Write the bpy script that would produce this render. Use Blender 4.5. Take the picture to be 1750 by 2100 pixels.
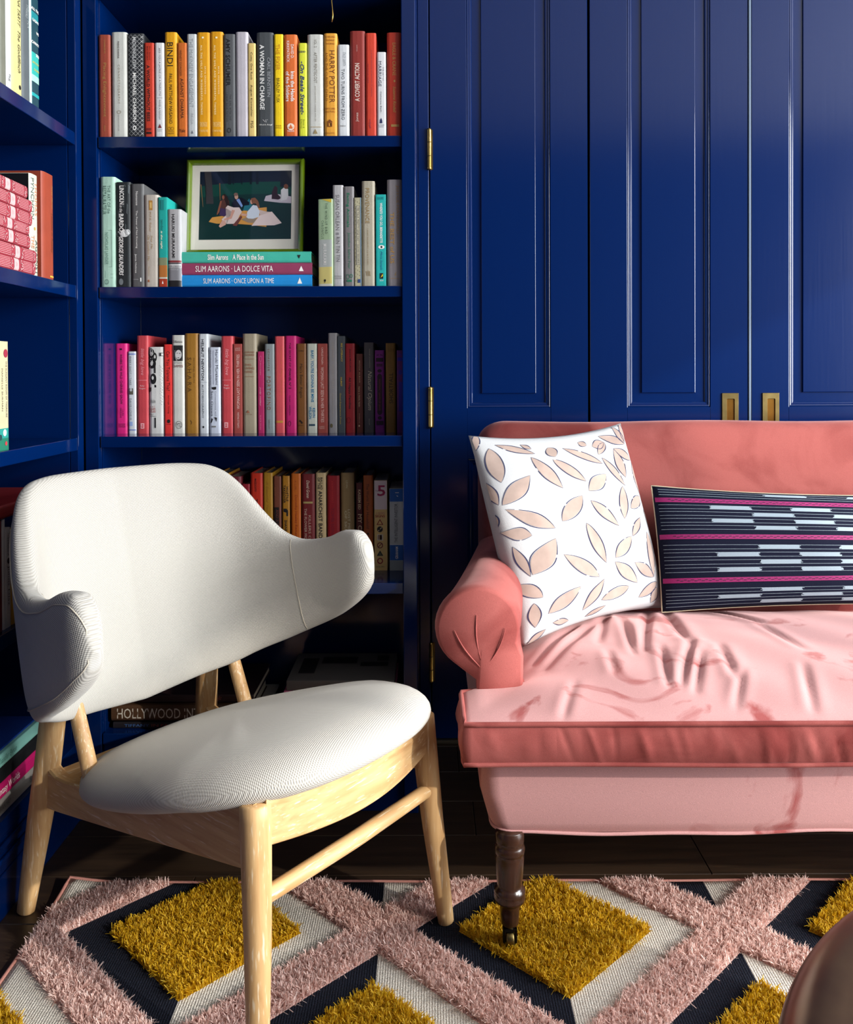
import bpy, bmesh, math, random
import numpy as np
from mathutils import Matrix, Vector

# ------------------------------------------------------------------ scene, camera, light
for o in list(bpy.data.objects):
    bpy.data.objects.remove(o)
SC = bpy.context.scene
COL = SC.collection
random.seed(7)
RNG = np.random.default_rng(11)

F_PX, W_PX, H_PX = 1740.0, 1750.0, 2100.0
PX0, PY0 = 880.0, 783.4
CAM = Vector((0, 0, 1.04))
PITCH, ROLL = 0.010, -0.004
cam_d = bpy.data.cameras.new('camera')
cam_d.sensor_fit = 'HORIZONTAL'
cam_d.sensor_width = 36.0
cam_d.lens = 36.0 * F_PX / W_PX
cam_d.shift_x = -(PX0 - W_PX / 2) / W_PX
cam_d.shift_y = (PY0 - H_PX / 2) / W_PX
cam_d.clip_start = 0.05
cam_o = bpy.data.objects.new('camera', cam_d)
COL.objects.link(cam_o)
CAM_R = Matrix.Rotation(math.pi / 2 - PITCH, 4, 'X') @ Matrix.Rotation(ROLL, 4, 'Z')
cam_o.matrix_world = Matrix.Translation(CAM) @ CAM_R
SC.camera = cam_o

SC.view_settings.view_transform = 'Standard'
SC.view_settings.look = 'None'
SC.view_settings.gamma = 1.0
SC.view_settings.use_curve_mapping = False
SC.view_settings.exposure = 0.22

world = bpy.data.worlds.new('daylight')
SC.world = world
world.use_nodes = True
wb = world.node_tree.nodes['Background']
wb.inputs[0].default_value = (0.75, 0.87, 1.0, 1)
wb.inputs[1].default_value = 0.6

def add_light(name, kind, loc, target, energy, color, **kw):
    d = bpy.data.lights.new(name, kind)
    d.energy = energy
    d.color = color
    for k, v in kw.items():
        setattr(d, k, v)
    o = bpy.data.objects.new(name, d)
    COL.objects.link(o)
    o.location = loc
    o.rotation_euler = (Vector(target) - Vector(loc)).to_track_quat('-Z', 'Y').to_euler()
    return o

# sun entering through the windows of the right-hand wall (low, from front right)
SUN_DIR = Vector((-0.83, 0.55, -0.43)).normalized()
add_light('sun', 'SUN', (4.6, -1.4, 2.7), Vector((4.6, -1.4, 2.7)) + SUN_DIR, 2.1, (1.0, 0.95, 0.88), angle=math.radians(0.8))
# area lamps in the unseen windows; the second is added as fill
add_light('unseen_window_light', 'AREA', (4.19, 0.70, 1.60), (0.0, 0.70, 1.30), 350.0, (0.94, 0.97, 1.0), shape='RECTANGLE', size=1.9, size_y=2.4)
add_light('unseen_window_light', 'AREA', (4.19, -1.40, 1.60), (0.0, -1.40, 1.30), 190.0, (0.94, 0.97, 1.0), shape='RECTANGLE', size=1.8, size_y=2.4)

# ------------------------------------------------------------------ measuring helpers
def ray(px, py):
    return CAM_R.to_3x3() @ Vector(((px - PX0) / F_PX, -(py - PY0) / F_PX, -1.0))
def at_y(px, py, Y):
    r = ray(px, py); return CAM + r * ((Y - CAM.y) / r.y)
def at_z(px, py, Z):
    r = ray(px, py); return CAM + r * ((Z - CAM.z) / r.z)
def at_x(px, py, X):
    r = ray(px, py); return CAM + r * ((X - CAM.x) / r.x)

# ------------------------------------------------------------------ materials
def lin(c):
    out = []
    for v in c[:3]:
        v = v / 255.0
        out.append(v / 12.92 if v <= 0.04045 else ((v + 0.055) / 1.055) ** 2.4)
    return tuple(out) + (1.0,)

MATS = {}
def new_mat(name):
    m = bpy.data.materials.new(name)
    m.use_nodes = True
    return m, m.node_tree.nodes, m.node_tree.links, m.node_tree.nodes['Principled BSDF']

def plain(name, rgb, rough=0.5, metal=0.0, coat=0.0, bump=0.0, bump_scale=200.0, vary=0.0, spec=0.5, sheen=0.0):
    """colour with faint procedural mottling and optional fine relief"""
    if name in MATS:
        return MATS[name]
    m, n, l, b = new_mat(name)
    c = lin(rgb)
    b.inputs['Roughness'].default_value = rough
    b.inputs['Metallic'].default_value = metal
    b.inputs['Coat Weight'].default_value = coat
    b.inputs['Specular IOR Level'].default_value = spec
    b.inputs['Sheen Weight'].default_value = sheen
    tc = n.new('ShaderNodeTexCoord')
    if vary > 0:
        t = n.new('ShaderNodeTexNoise'); t.inputs['Scale'].default_value = 25.0; t.inputs['Detail'].default_value = 4
        l.new(tc.outputs['Object'], t.inputs['Vector'])
        r = n.new('ShaderNodeMapRange'); r.inputs[1].default_value = 0.3; r.inputs[2].default_value = 0.7
        r.inputs[3].default_value = 1 - vary; r.inputs[4].default_value = 1 + vary * 0.5
        l.new(t.outputs['Fac'], r.inputs[0])
        x = n.new('ShaderNodeMixRGB'); x.blend_type = 'MULTIPLY'; x.inputs[0].default_value = 1
        x.inputs[1].default_value = c
        l.new(r.outputs[0], x.inputs[2]); l.new(x.outputs[0], b.inputs['Base Color'])
    else:
        b.inputs['Base Color'].default_value = c
    if bump > 0:
        t2 = n.new('ShaderNodeTexNoise'); t2.inputs['Scale'].default_value = bump_scale; t2.inputs['Detail'].default_value = 3
        l.new(tc.outputs['Object'], t2.inputs['Vector'])
        bp = n.new('ShaderNodeBump'); bp.inputs['Strength'].default_value = bump; bp.inputs['Distance'].default_value = 0.002
        l.new(t2.outputs['Fac'], bp.inputs['Height']); l.new(bp.outputs[0], b.inputs['Normal'])
    MATS[name] = m
    return m

def gloss_blue(name, stretch, rough, bump):
    m, n, l, b = new_mat(name)
    b.inputs['Base Color'].default_value = lin((0, 27, 76))
    b.inputs['Roughness'].default_value = rough
    b.inputs['Coat Weight'].default_value = 0.0
    b.inputs['Coat Roughness'].default_value = 0.12
    tc = n.new('ShaderNodeTexCoord'); mp = n.new('ShaderNodeMapping'); mp.inputs['Scale'].default_value = stretch
    t = n.new('ShaderNodeTexNoise'); t.inputs['Scale'].default_value = 1.0; t.inputs['Detail'].default_value = 5
    l.new(tc.outputs['Object'], mp.inputs[0]); l.new(mp.outputs[0], t.inputs['Vector'])
    bp = n.new('ShaderNodeBump'); bp.inputs['Strength'].default_value = bump; bp.inputs['Distance'].default_value = 0.002
    l.new(t.outputs['Fac'], bp.inputs['Height']); l.new(bp.outputs[0], b.inputs['Normal'])
    return m
M_BLUE = gloss_blue('blue_lacquer', (60, 60, 12), 0.13, 0.03)
M_DOOR = gloss_blue('blue_lacquer_door', (120, 120, 5), 0.16, 0.06)

def wood(name, c1, c2, pale, axis, scale=1.0, rough=0.5, palefac=0.75):
    m, n, l, b = new_mat(name)
    tc = n.new('ShaderNodeTexCoord'); mp = n.new('ShaderNodeMapping')
    s = [70 * scale] * 3; s[axis] = 5 * scale
    mp.inputs['Scale'].default_value = s
    l.new(tc.outputs['Object'], mp.inputs[0])
    t = n.new('ShaderNodeTexNoise'); t.inputs['Scale'].default_value = 1; t.inputs['Detail'].default_value = 6; t.inputs['Distortion'].default_value = 0.6
    l.new(mp.outputs[0], t.inputs['Vector'])
    r = n.new('ShaderNodeValToRGB'); r.color_ramp.elements[0].position = 0.32; r.color_ramp.elements[1].position = 0.68
    r.color_ramp.elements[0].color = lin(c1); r.color_ramp.elements[1].color = lin(c2)
    l.new(t.outputs['Fac'], r.inputs[0])
    mp2 = n.new('ShaderNodeMapping'); s2 = [260 * scale] * 3; s2[axis] = 22 * scale; mp2.inputs['Scale'].default_value = s2
    l.new(tc.outputs['Object'], mp2.inputs[0])
    t2 = n.new('ShaderNodeTexNoise'); t2.inputs['Scale'].default_value = 1; t2.inputs['Detail'].default_value = 2
    l.new(mp2.outputs[0], t2.inputs['Vector'])
    r2 = n.new('ShaderNodeMapRange'); r2.inputs[1].default_value = 0.60; r2.inputs[2].default_value = 0.72; r2.inputs[4].default_value = palefac
    l.new(t2.outputs['Fac'], r2.inputs[0])
    x = n.new('ShaderNodeMixRGB'); x.inputs[2].default_value = lin(pale)
    l.new(r2.outputs[0], x.inputs[0]); l.new(r.outputs[0], x.inputs[1]); l.new(x.outputs[0], b.inputs['Base Color'])
    b.inputs['Roughness'].default_value = rough
    bp = n.new('ShaderNodeBump'); bp.inputs['Strength'].default_value = 0.15; bp.inputs['Distance'].default_value = 0.001
    l.new(t2.outputs['Fac'], bp.inputs['Height']); l.new(bp.outputs[0], b.inputs['Normal'])
    return m
M_OAKZ = wood('limed_oak_upright', (184, 140, 90), (212, 174, 122), (232, 217, 186), 2)
M_OAKX = wood('limed_oak_rail', (184, 140, 90), (212, 174, 122), (232, 217, 186), 0)
M_OAKY = wood('limed_oak_cross', (184, 140, 90), (212, 174, 122), (232, 217, 186), 1)
M_FLOOR = wood('dark_oak_floor', (42, 31, 22), (62, 46, 32), (80, 64, 46), 0, 0.6, 0.42, 0.35)
M_MAHOG = wood('dark_mahogany', (40, 24, 17), (62, 38, 27), (70, 46, 34), 2, 0.6, 0.25, 0.3)

def weave(name, rgb, rgb2, scale, strength=0.6, rough=0.9, dist=0.0016):
    m, n, l, b = new_mat(name)
    tc = n.new('ShaderNodeTexCoord')
    t = n.new('ShaderNodeTexVoronoi'); t.inputs['Scale'].default_value = scale; t.inputs['Randomness'].default_value = 0.3
    l.new(tc.outputs['Object'], t.inputs['Vector'])
    r = n.new('ShaderNodeMapRange'); r.inputs[1].default_value = 0.0; r.inputs[2].default_value = 0.7
    l.new(t.outputs['Distance'], r.inputs[0])
    x = n.new('ShaderNodeMixRGB'); x.inputs[1].default_value = lin(rgb); x.inputs[2].default_value = lin(rgb2)
    l.new(r.outputs[0], x.inputs[0]); l.new(x.outputs[0], b.inputs['Base Color'])
    b.inputs['Roughness'].default_value = rough
    b.inputs['Sheen Weight'].default_value = 0.15
    b.inputs['Specular IOR Level'].default_value = 0.2
    bp = n.new('ShaderNodeBump'); bp.invert = True; bp.inputs['Strength'].default_value = strength; bp.inputs['Distance'].default_value = dist
    l.new(t.outputs['Distance'], bp.inputs['Height']); l.new(bp.outputs[0], b.inputs['Normal'])
    return m
def basket(name, rgb, rgb2, period):
    m, n, l, b = new_mat(name)
    tc = n.new('ShaderNodeTexCoord'); mp = n.new('ShaderNodeMapping'); mp.inputs['Rotation'].default_value = (0, 0, 0.5)
    k = 2 * math.pi / period; mp.inputs['Scale'].default_value = (k, k, k)
    nz = n.new('ShaderNodeTexNoise'); nz.inputs['Scale'].default_value = 60; nz.inputs['Detail'].default_value = 3; l.new(tc.outputs['UV'], nz.inputs['Vector'])
    wob = n.new('ShaderNodeMixRGB'); wob.blend_type = 'ADD'; wob.inputs[0].default_value = 0.0012
    l.new(tc.outputs['UV'], wob.inputs[1]); l.new(nz.outputs['Color'], wob.inputs[2]); l.new(wob.outputs[0], mp.inputs[0])
    sp = n.new('ShaderNodeSeparateXYZ'); l.new(mp.outputs[0], sp.inputs[0])
    def mth(op, a, b_=None):
        q = n.new('ShaderNodeMath'); q.operation = op
        for i, v in enumerate((a, b_)):
            if v is None: continue
            if isinstance(v, (int, float)): q.inputs[i].default_value = v
            else: l.new(v, q.inputs[i])
        return q.outputs[0]
    h = mth('MULTIPLY', mth('SINE', sp.outputs[0]), mth('SINE', sp.outputs[1]))
    f = mth('ADD', mth('MULTIPLY', h, 0.5), 0.5)
    x = n.new('ShaderNodeMixRGB'); x.inputs[1].default_value = lin(rgb2); x.inputs[2].default_value = lin(rgb); l.new(f, x.inputs[0]); l.new(x.outputs[0], b.inputs['Base Color'])
    b.inputs['Roughness'].default_value = 0.9; b.inputs['Sheen Weight'].default_value = 0.15; b.inputs['Specular IOR Level'].default_value = 0.2
    bp = n.new('ShaderNodeBump'); bp.inputs['Strength'].default_value = 0.55; bp.inputs['Distance'].default_value = 0.0012
    l.new(f, bp.inputs['Height']); l.new(bp.outputs[0], b.inputs['Normal'])
    return m
M_CREAM = basket('cream_wool_weave', (198, 194, 185), (164, 158, 147), 0.0042)
M_CREAM_SEAM = plain('cream_thread', (190, 180, 162), 0.9)
M_PILLOW = plain('white_linen', (184, 184, 183), 0.9, bump=0.25, bump_scale=700, sheen=0.1, spec=0.2)
M_NAVY = plain('navy_handwoven_cotton', (15, 18, 38), 0.9, bump=0.3, bump_scale=600, spec=0.15)

def velvet(name, dark, light, p0, p1, sc, sheen):
    m, n, l, b = new_mat(name)
    tc = n.new('ShaderNodeTexCoord')
    t = n.new('ShaderNodeTexNoise'); t.inputs['Scale'].default_value = sc; t.inputs['Detail'].default_value = 5; t.inputs['Distortion'].default_value = 0.9
    l.new(tc.outputs['Object'], t.inputs['Vector'])
    r = n.new('ShaderNodeValToRGB')
    e = r.color_ramp.elements
    e[0].position = p0; e[0].color = lin(dark)
    e[1].position = p1; e[1].color = lin(light)
    l.new(t.outputs['Fac'], r.inputs[0])
    t2 = n.new('ShaderNodeTexNoise'); t2.inputs['Scale'].default_value = 900; t2.inputs['Detail'].default_value = 2
    l.new(tc.outputs['Object'], t2.inputs['Vector'])
    mr = n.new('ShaderNodeMapRange'); mr.inputs[1].default_value = 0.3; mr.inputs[2].default_value = 0.7; mr.inputs[3].default_value = 0.86; mr.inputs[4].default_value = 1.1
    l.new(t2.outputs['Fac'], mr.inputs[0])
    x = n.new('ShaderNodeMixRGB'); x.blend_type = 'MULTIPLY'; x.inputs[0].default_value = 1
    l.new(r.outputs[0], x.inputs[1]); l.new(mr.outputs[0], x.inputs[2]); l.new(x.outputs[0], b.inputs['Base Color'])
    b.inputs['Roughness'].default_value = 0.85
    b.inputs['Specular IOR Level'].default_value = 0.15
    b.inputs['Sheen Weight'].default_value = sheen
    b.inputs['Sheen Roughness'].default_value = 0.35
    b.inputs['Sheen Tint'].default_value = lin((255, 205, 200))
    bp = n.new('ShaderNodeBump'); bp.inputs['Strength'].default_value = 0.2; bp.inputs['Distance'].default_value = 0.001
    l.new(t2.outputs['Fac'], bp.inputs['Height']); l.new(bp.outputs[0], b.inputs['Normal'])
    return m
# one rose velvet, deep and pale copy; the pale one has sheen painted in
M_VELVET = velvet('rose_velvet', (122, 52, 48), (158, 85, 79), 0.36, 0.62, 5.5, 0.3)
M_VELVET_SHEEN = velvet('rose_velvet_painted_sheen', (160, 82, 79), (200, 150, 147), 0.345, 0.42, 6.5, 0.7)
M_BRASS = plain('aged_brass', (196, 160, 84), 0.28, metal=1.0, vary=0.25)
M_BRASS_D = plain('dull_brass', (128, 110, 68), 0.38, metal=1.0, vary=0.3)
M_PAGES = plain('book_pages', (222, 212, 190), 0.9, bump=0.4, bump_scale=900)
M_WALL = plain('navy_wall_paint', (16, 28, 62), 0.7, vary=0.04)
M_CEIL = plain('ceiling_paint', (190, 188, 184), 0.9, vary=0.03)
M_DARK = plain('black_cloth', (18, 17, 17), 0.9)

# ------------------------------------------------------------------ mesh helpers
def mesh_obj(name, verts, faces, mat, parent=None, smooth=False, loc=None):
    me = bpy.data.meshes.new(name)
    me.from_pydata([tuple(v) for v in verts], [], faces)
    me.update()
    if smooth:
        me.polygons.foreach_set('use_smooth', [True] * len(me.polygons))
    if mat is not None:
        me.materials.append(mat)
    o = bpy.data.objects.new(name, me)
    COL.objects.link(o)
    if parent is not None:
        o.parent = parent
    if loc is not None:
        o.location = loc
    return o

def bm_obj(name, bm, mat, parent=None, smooth=False, loc=None):
    me = bpy.data.meshes.new(name)
    bmesh.ops.recalc_face_normals(bm, faces=bm.faces)
    bm.to_mesh(me); bm.free()
    if smooth:
        me.polygons.foreach_set('use_smooth', [True] * len(me.polygons))
    if mat is not None:
        me.materials.append(mat)
    o = bpy.data.objects.new(name, me)
    COL.objects.link(o)
    if parent is not None:
        o.parent = parent
    if loc is not None:
        o.location = loc
    return o

def bm_box(bm, x0, x1, y0, y1, z0, z1):
    vs = [bm.verts.new(p) for p in ((x0, y0, z0), (x1, y0, z0), (x1, y1, z0), (x0, y1, z0),
                                    (x0, y0, z1), (x1, y0, z1), (x1, y1, z1), (x0, y1, z1))]
    for f in ((0, 3, 2, 1), (4, 5, 6, 7), (0, 1, 5, 4), (1, 2, 6, 5), (2, 3, 7, 6), (3, 0, 4, 7)):
        bm.faces.new([vs[i] for i in f])

def box(name, x0, x1, y0, y1, z0, z1, mat, parent=None, bevel=0.0, seg=2):
    bm = bmesh.new()
    bm_box(bm, x0, x1, y0, y1, z0, z1)
    if bevel > 0:
        bmesh.ops.bevel(bm, geom=list(bm.edges), offset=bevel, segments=seg, affect='EDGES', profile=0.5)
    return bm_obj(name, bm, mat, parent)

def set_uv(o, uv):
    me = o.data; lay_ = me.uv_layers.new(name='weave')
    idx = np.zeros(len(me.loops), int); me.loops.foreach_get('vertex_index', idx)
    lay_.data.foreach_set('uv', np.asarray(uv, float)[idx].reshape(-1))

def tag(o, label=None, cat=None, group=None, kind=None):
    if label: o['label'] = label
    if cat: o['category'] = cat
    if group: o['group'] = group
    if kind: o['kind'] = kind
    return o

def empty(name, loc=(0, 0, 0), rot=None):
    o = bpy.data.objects.new(name, None)
    o.empty_display_size = 0.05
    COL.objects.link(o)
    o.location = loc
    if rot is not None:
        o.rotation_euler = rot
    return o

def frame_of(d):
    d = Vector(d).normalized()
    a = Vector((0, 0, 1)) if abs(d.z) < 0.9 else Vector((1, 0, 0))
    u = d.cross(a).normalized(); v = d.cross(u).normalized()
    return u, v

def tube(name, pts, radii, mat, parent=None, n=14, closed=False, cap=True):
    pts = [Vector(p) for p in pts]
    if not hasattr(radii, '__len__'):
        radii = [radii] * len(pts)
    verts, faces = [], []
    N = len(pts)
    u_prev = None
    for i, p in enumerate(pts):
        if closed:
            d = pts[(i + 1) % N] - pts[i - 1]
        else:
            d = pts[min(i + 1, N - 1)] - pts[max(i - 1, 0)]
        d.normalize()
        if u_prev is None:
            u, v = frame_of(d)
        else:
            u = (u_prev - d * u_prev.dot(d)).normalized(); v = d.cross(u)
        u_prev = u
        v = d.cross(u)
        for k in range(n):
            a = 2 * math.pi * k / n
            verts.append(p + (u * math.cos(a) + v * math.sin(a)) * radii[i])
    M = N if closed else N - 1
    for i in range(M):
        for k in range(n):
            j = (i + 1) % N
            faces.append((i * n + k, i * n + (k + 1) % n, j * n + (k + 1) % n, j * n + k))
    if cap and not closed:
        faces.append(tuple(range(n))[::-1]); faces.append(tuple(range((N - 1) * n, N * n)))
    o = mesh_obj(name, verts, faces, mat, parent, smooth=True)
    return o

def lathe(name, prof, mat, parent=None, n=28, loc=(0, 0, 0)):
    """prof: list of (radius, z)"""
    verts, faces = [], []
    for r, z in prof:
        for k in range(n):
            a = 2 * math.pi * k / n
            verts.append((r * math.cos(a), r * math.sin(a), z))
    for i in range(len(prof) - 1):
        for k in range(n):
            faces.append((i * n + k, i * n + (k + 1) % n, (i + 1) * n + (k + 1) % n, (i + 1) * n + k))
    faces.append(tuple(range(n))[::-1]); faces.append(tuple(range((len(prof) - 1) * n, len(prof) * n)))
    return mesh_obj(name, verts, faces, mat, parent, smooth=True, loc=loc)

def grid_faces(nu, nv, close_u=False, close_v=False):
    f = []
    for i in range(nu if close_u else nu - 1):
        for j in range(nv if close_v else nv - 1):
            a = i * nv + j; b = ((i + 1) % nu) * nv + j
            c = ((i + 1) % nu) * nv + (j + 1) % nv; d = i * nv + (j + 1) % nv
            f.append((a, b, c, d))
    return f

def spline(xs, ys, x):
    """smooth interpolation (monotone cubic) of samples ys at xs"""
    xs = np.asarray(xs, float); ys = np.asarray(ys, float)
    h = np.diff(xs); d = np.diff(ys) / h
    m = np.zeros_like(ys)
    m[0] = d[0]; m[-1] = d[-1]
    for i in range(1, len(xs) - 1):
        if d[i - 1] * d[i] <= 0:
            m[i] = 0
        else:
            w1 = 2 * h[i] + h[i - 1]; w2 = h[i] + 2 * h[i - 1]
            m[i] = (w1 + w2) / (w1 / d[i - 1] + w2 / d[i])
    x = np.clip(np.asarray(x, float), xs[0], xs[-1])
    k = np.clip(np.searchsorted(xs, x) - 1, 0, len(xs) - 2)
    t = (x - xs[k]) / h[k]
    return ((2 * t**3 - 3 * t**2 + 1) * ys[k] + (t**3 - 2 * t**2 + t) * h[k] * m[k]
            + (-2 * t**3 + 3 * t**2) * ys[k + 1] + (t**3 - t**2) * h[k] * m[k + 1])

def spow(v, p):
    return np.sign(v) * np.abs(v) ** p

# ------------------------------------------------------------------ the room
Y_CASE, Y_DOOR = 2.00, 2.38           # front plane of the bookcase, plane of the closet doors
X_LCASE = -0.814                      # front plane of the left bookcase
SHELF_Z = [0.19, 0.545, 0.894, 1.247, 1.600, 1.953, 2.306]
X_R, Y_F, Z_C = 4.20, -2.60, 3.10

def struct(o):
    o['kind'] = 'structure'; return o

# floor: dark boards as single pieces over a sub-floor
fl = struct(box('floor', -1.3, X_R + 0.1, Y_F - 0.1, 2.6, -0.05, -0.012, plain('sub_floor', (40, 30, 22), 0.8)))
plank_w, gap = 0.152, 0.0012
rows = []
y = 1.90 + plank_w * 4
while y > 0.55:
    rows.append(y); y -= plank_w
xs0 = -1.25
plank_me = {}
k = 0
for r, y1 in enumerate(rows):
    x = xs0 - random.uniform(0.1, 0.9)
    while x < X_R:
        L = random.choice((0.9, 1.2, 1.5))
        key = L
        if key not in plank_me:
            bm = bmesh.new(); bm_box(bm, 0, L - gap, -plank_w + gap, 0, -0.012, 0)
            top = [e for e in bm.edges if all(v.co.z > -0.001 for v in e.verts)]
            bmesh.ops.bevel(bm, geom=top, offset=0.0012, segments=1, affect='EDGES')
            me = bpy.data.meshes.new('floor_plank'); bm.to_mesh(me); bm.free(); me.materials.append(M_FLOOR); plank_me[key] = me
        if x + L > xs0:
            o = bpy.data.objects.new('floor_plank', plank_me[key]); COL.objects.link(o)
            o.location = (x, y1, 0); o.parent = fl
        x += L; k += 1
# boards out of the picture, behind the camera
o = box('floor_boards', -1.25, X_R, Y_F, rows[-1] - plank_w, -0.012, 0.0, M_FLOOR, fl); o['kind'] = 'stuff'
struct(box('ceiling', -1.3, X_R + 0.1, Y_F - 0.1, 2.6, Z_C, Z_C + 0.08, M_CEIL))
struct(box('wall_left', -1.30, -1.16, Y_F - 0.1, 2.6, 0, Z_C, M_WALL))
struct(box('wall_back', -1.30, X_R + 0.1, 2.47, 2.6, 0, Z_C, plain('closet_dark', (12, 16, 40), 0.7)))
# right wall with its tall window
def wall_right(holes, z0, z1):
    bm = bmesh.new()
    y = Y_F - 0.1
    for h0, h1 in holes:
        bm_box(bm, X_R, X_R + 0.1, y, h0, 0, Z_C)
        bm_box(bm, X_R, X_R + 0.1, h0, h1, 0, z0); bm_box(bm, X_R, X_R + 0.1, h0, h1, z1, Z_C)
        y = h1
    bm_box(bm, X_R, X_R + 0.1, y, 2.6, 0, Z_C)
    return struct(bm_obj('wall_right', bm, M_WALL))
HOLES = ((-2.35, -0.45), (-0.27, 1.67))
wall_right(HOLES, 0.35, 2.95)
struct(box('wall_front', -1.3, X_R + 0.1, Y_F - 0.1, Y_F, 0, Z_C, M_WALL))
M_TRIMW = plain('white_gloss_paint', (228, 226, 220), 0.35)
def window(name, axis, pos, a0, a1, z0, z1, na, nz):
    e = empty(name, (0, 0, 0)); e['kind'] = 'structure'
    def bb(nm, p0, p1, q0, q1, t0, t1):
        if axis == 'x': return box(nm, pos + t0, pos + t1, p0, p1, q0, q1, M_TRIMW, e, 0.003, 1)
        return box(nm, p0, p1, pos + t0, pos + t1, q0, q1, M_TRIMW, e, 0.003, 1)
    w = 0.05
    bb('window_jamb', a0, a0 + w, z0, z1, 0.03, 0.08); bb('window_jamb', a1 - w, a1, z0, z1, 0.03, 0.08)
    bb('window_sill', a0 - 0.04, a1 + 0.04, z0 - 0.03, z0, -0.05, 0.1); bb('window_head', a0, a1, z1 - w, z1, 0.03, 0.08)
    for i in range(1, na):
        p = a0 + (a1 - a0) * i / na; bb('glazing_bar', p - 0.012, p + 0.012, z0, z1, 0.04, 0.07)
    for i in range(1, nz):
        p = z0 + (z1 - z0) * i / nz; bb('glazing_bar', a0, a1, p - 0.012, p + 0.012, 0.04, 0.07)
window('window_1', 'x', X_R, HOLES[1][0], HOLES[1][1], 0.35, 2.95, 2, 1)
window('window_2', 'x', X_R, HOLES[0][0], HOLES[0][1], 0.35, 2.95, 2, 1)
# ------------------------------------------------------------------ back bookcase
XI0, XI1 = -0.776, -0.063             # clear width between the sides
Y_BACK = 2.285
bc = empty('bookcase', (-0.42, Y_CASE, 0))
tag(bc, 'tall glossy blue built-in bookcase facing the camera behind the armchair', 'bookcase')
def bcp(name, x0, x1, y0, y1, z0, z1, bevel=0.0015):
    L = bc.location
    return box(name, x0 - L.x, x1 - L.x, y0 - L.y, y1 - L.y, z0, z1, M_BLUE, bc, bevel, 2)
bcp('side_panel', XI0 - 0.02, XI0, Y_CASE + 0.018, 2.31, 0.0, 3.05)
bcp('side_panel', XI1, XI1 + 0.034, Y_CASE + 0.018, 2.40, 0.0, 3.05)
bcp('stile', -0.812, XI0 - 0.003, Y_CASE, Y_CASE + 0.02, 0.0, 3.05, 0.002)
bcp('stile', XI1 + 0.0005, XI1 + 0.034, Y_CASE - 0.004, Y_CASE + 0.02, 0.0, 3.05, 0.002)
bcp('back_panel', XI0, XI1, Y_BACK, Y_BACK + 0.02, 0.0, 3.05)
for z in SHELF_Z:
    bcp('shelf', XI0, XI1, Y_CASE + 0.001, Y_BACK, z - 0.026, z, 0.0012)
bcp('plinth', XI0, XI1, Y_CASE + 0.008, Y_CASE + 0.026, 0.0, SHELF_Z[0] - 0.027)
bcp('top_rail', XI0, XI1, Y_CASE, Y_CASE + 0.02, 2.60, 3.05)

# ------------------------------------------------------------------ left bookcase (seen edge-on)
lc = empty('bookcase', (X_LCASE, 1.4, 0))
tag(lc, 'glossy blue bookcase along the left wall, seen edge on', 'bookcase')
def lcp(name, x0, x1, y0, y1, z0, z1, bevel=0.0015):
    L = lc.location
    return box(name, x0 - L.x, x1 - L.x, y0 - L.y, y1 - L.y, z0, z1, M_BLUE, lc, bevel, 2)
LB = -1.13
lcp('end_panel', LB, X_LCASE - 0.0205, 1.967, 1.985, 0.0, 3.05)
lcp('stile', X_LCASE - 0.02, X_LCASE, 1.967, 1.999, 0.0, 3.05, 0.002)
lcp('end_panel', LB, X_LCASE - 0.003, 0.70, 0.72, 0.0, 3.05)
lcp('back_panel', LB - 0.02, LB, 0.70, 1.985, 0.0, 3.05)
for z in SHELF_Z:
    lcp('shelf', LB, X_LCASE - 0.002, 0.72, 1.966, z - 0.029, z, 0.0012)
lcp('plinth', X_LCASE - 0.03, X_LCASE - 0.004, 0.72, 1.966, 0.0, 0.086, 0.002)
lcp('fascia', X_LCASE - 0.03, X_LCASE - 0.004, 0.72, 1.966, 0.0885, 0.160, 0.002)
lcp('moulding', X_LCASE - 0.004, X_LCASE + 0.002, 0.72, 1.966, 0.112, 0.122, 0.002)
lcp('moulding', X_LCASE - 0.004, X_LCASE + 0.003, 0.72, 1.966, 0.138, 0.150, 0.002)

# small brass cord hanging from a hook on the shelf edge above
cd = empty('hanging_cord', (0, 0, 0))
tag(cd, 'thin golden cord hanging over the top book row', 'cord')
p = at_y(681, 0, 1.992)
tube('hook', [(p.x, 2.002, 1.945), (p.x, 1.992, 1.945), (p.x, 1.990, 1.940), (p.x, 1.992, 1.935)], 0.0014, M_BRASS, cd, 8)
q = at_y(681, 45, 1.990)
tube('cord', [(p.x, 1.992, 1.938), (p.x - 0.0008, 1.991, 1.91), (q.x + 0.0012, 1.990, q.z + 0.03), (q.x + 0.0018, 1.990, q.z + 0.015), (q.x, 1.990, q.z)],
     [0.0013, 0.0013, 0.0014, 0.0022, 0.0012], M_BRASS, cd, 8)

# ------------------------------------------------------------------ closet doors
S_D = F_PX / Y_DOOR
def dx(px):  return at_y(px, 500, Y_DOOR).x
def rect_rings(name, x0, x1, z0, z1, prof, mat, parent, fill=True):
    """mitred rectangular rings; prof = [(inset, y)]"""
    verts, faces = [], []
    for ins, yy in prof:
        verts += [(x0 + ins, yy, z0 + ins), (x1 - ins, yy, z0 + ins), (x1 - ins, yy, z1 - ins), (x0 + ins, yy, z1 - ins)]
    for i in range(len(prof) - 1):
        for k in range(4):
            a = i * 4 + k; b = i * 4 + (k + 1) % 4
            faces.append((a, b, b + 4, a + 4))
    if fill:
        n = (len(prof) - 1) * 4
        faces.append((n, n + 1, n + 2, n + 3))
    return mesh_obj(name, verts, faces, mat, parent)

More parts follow.
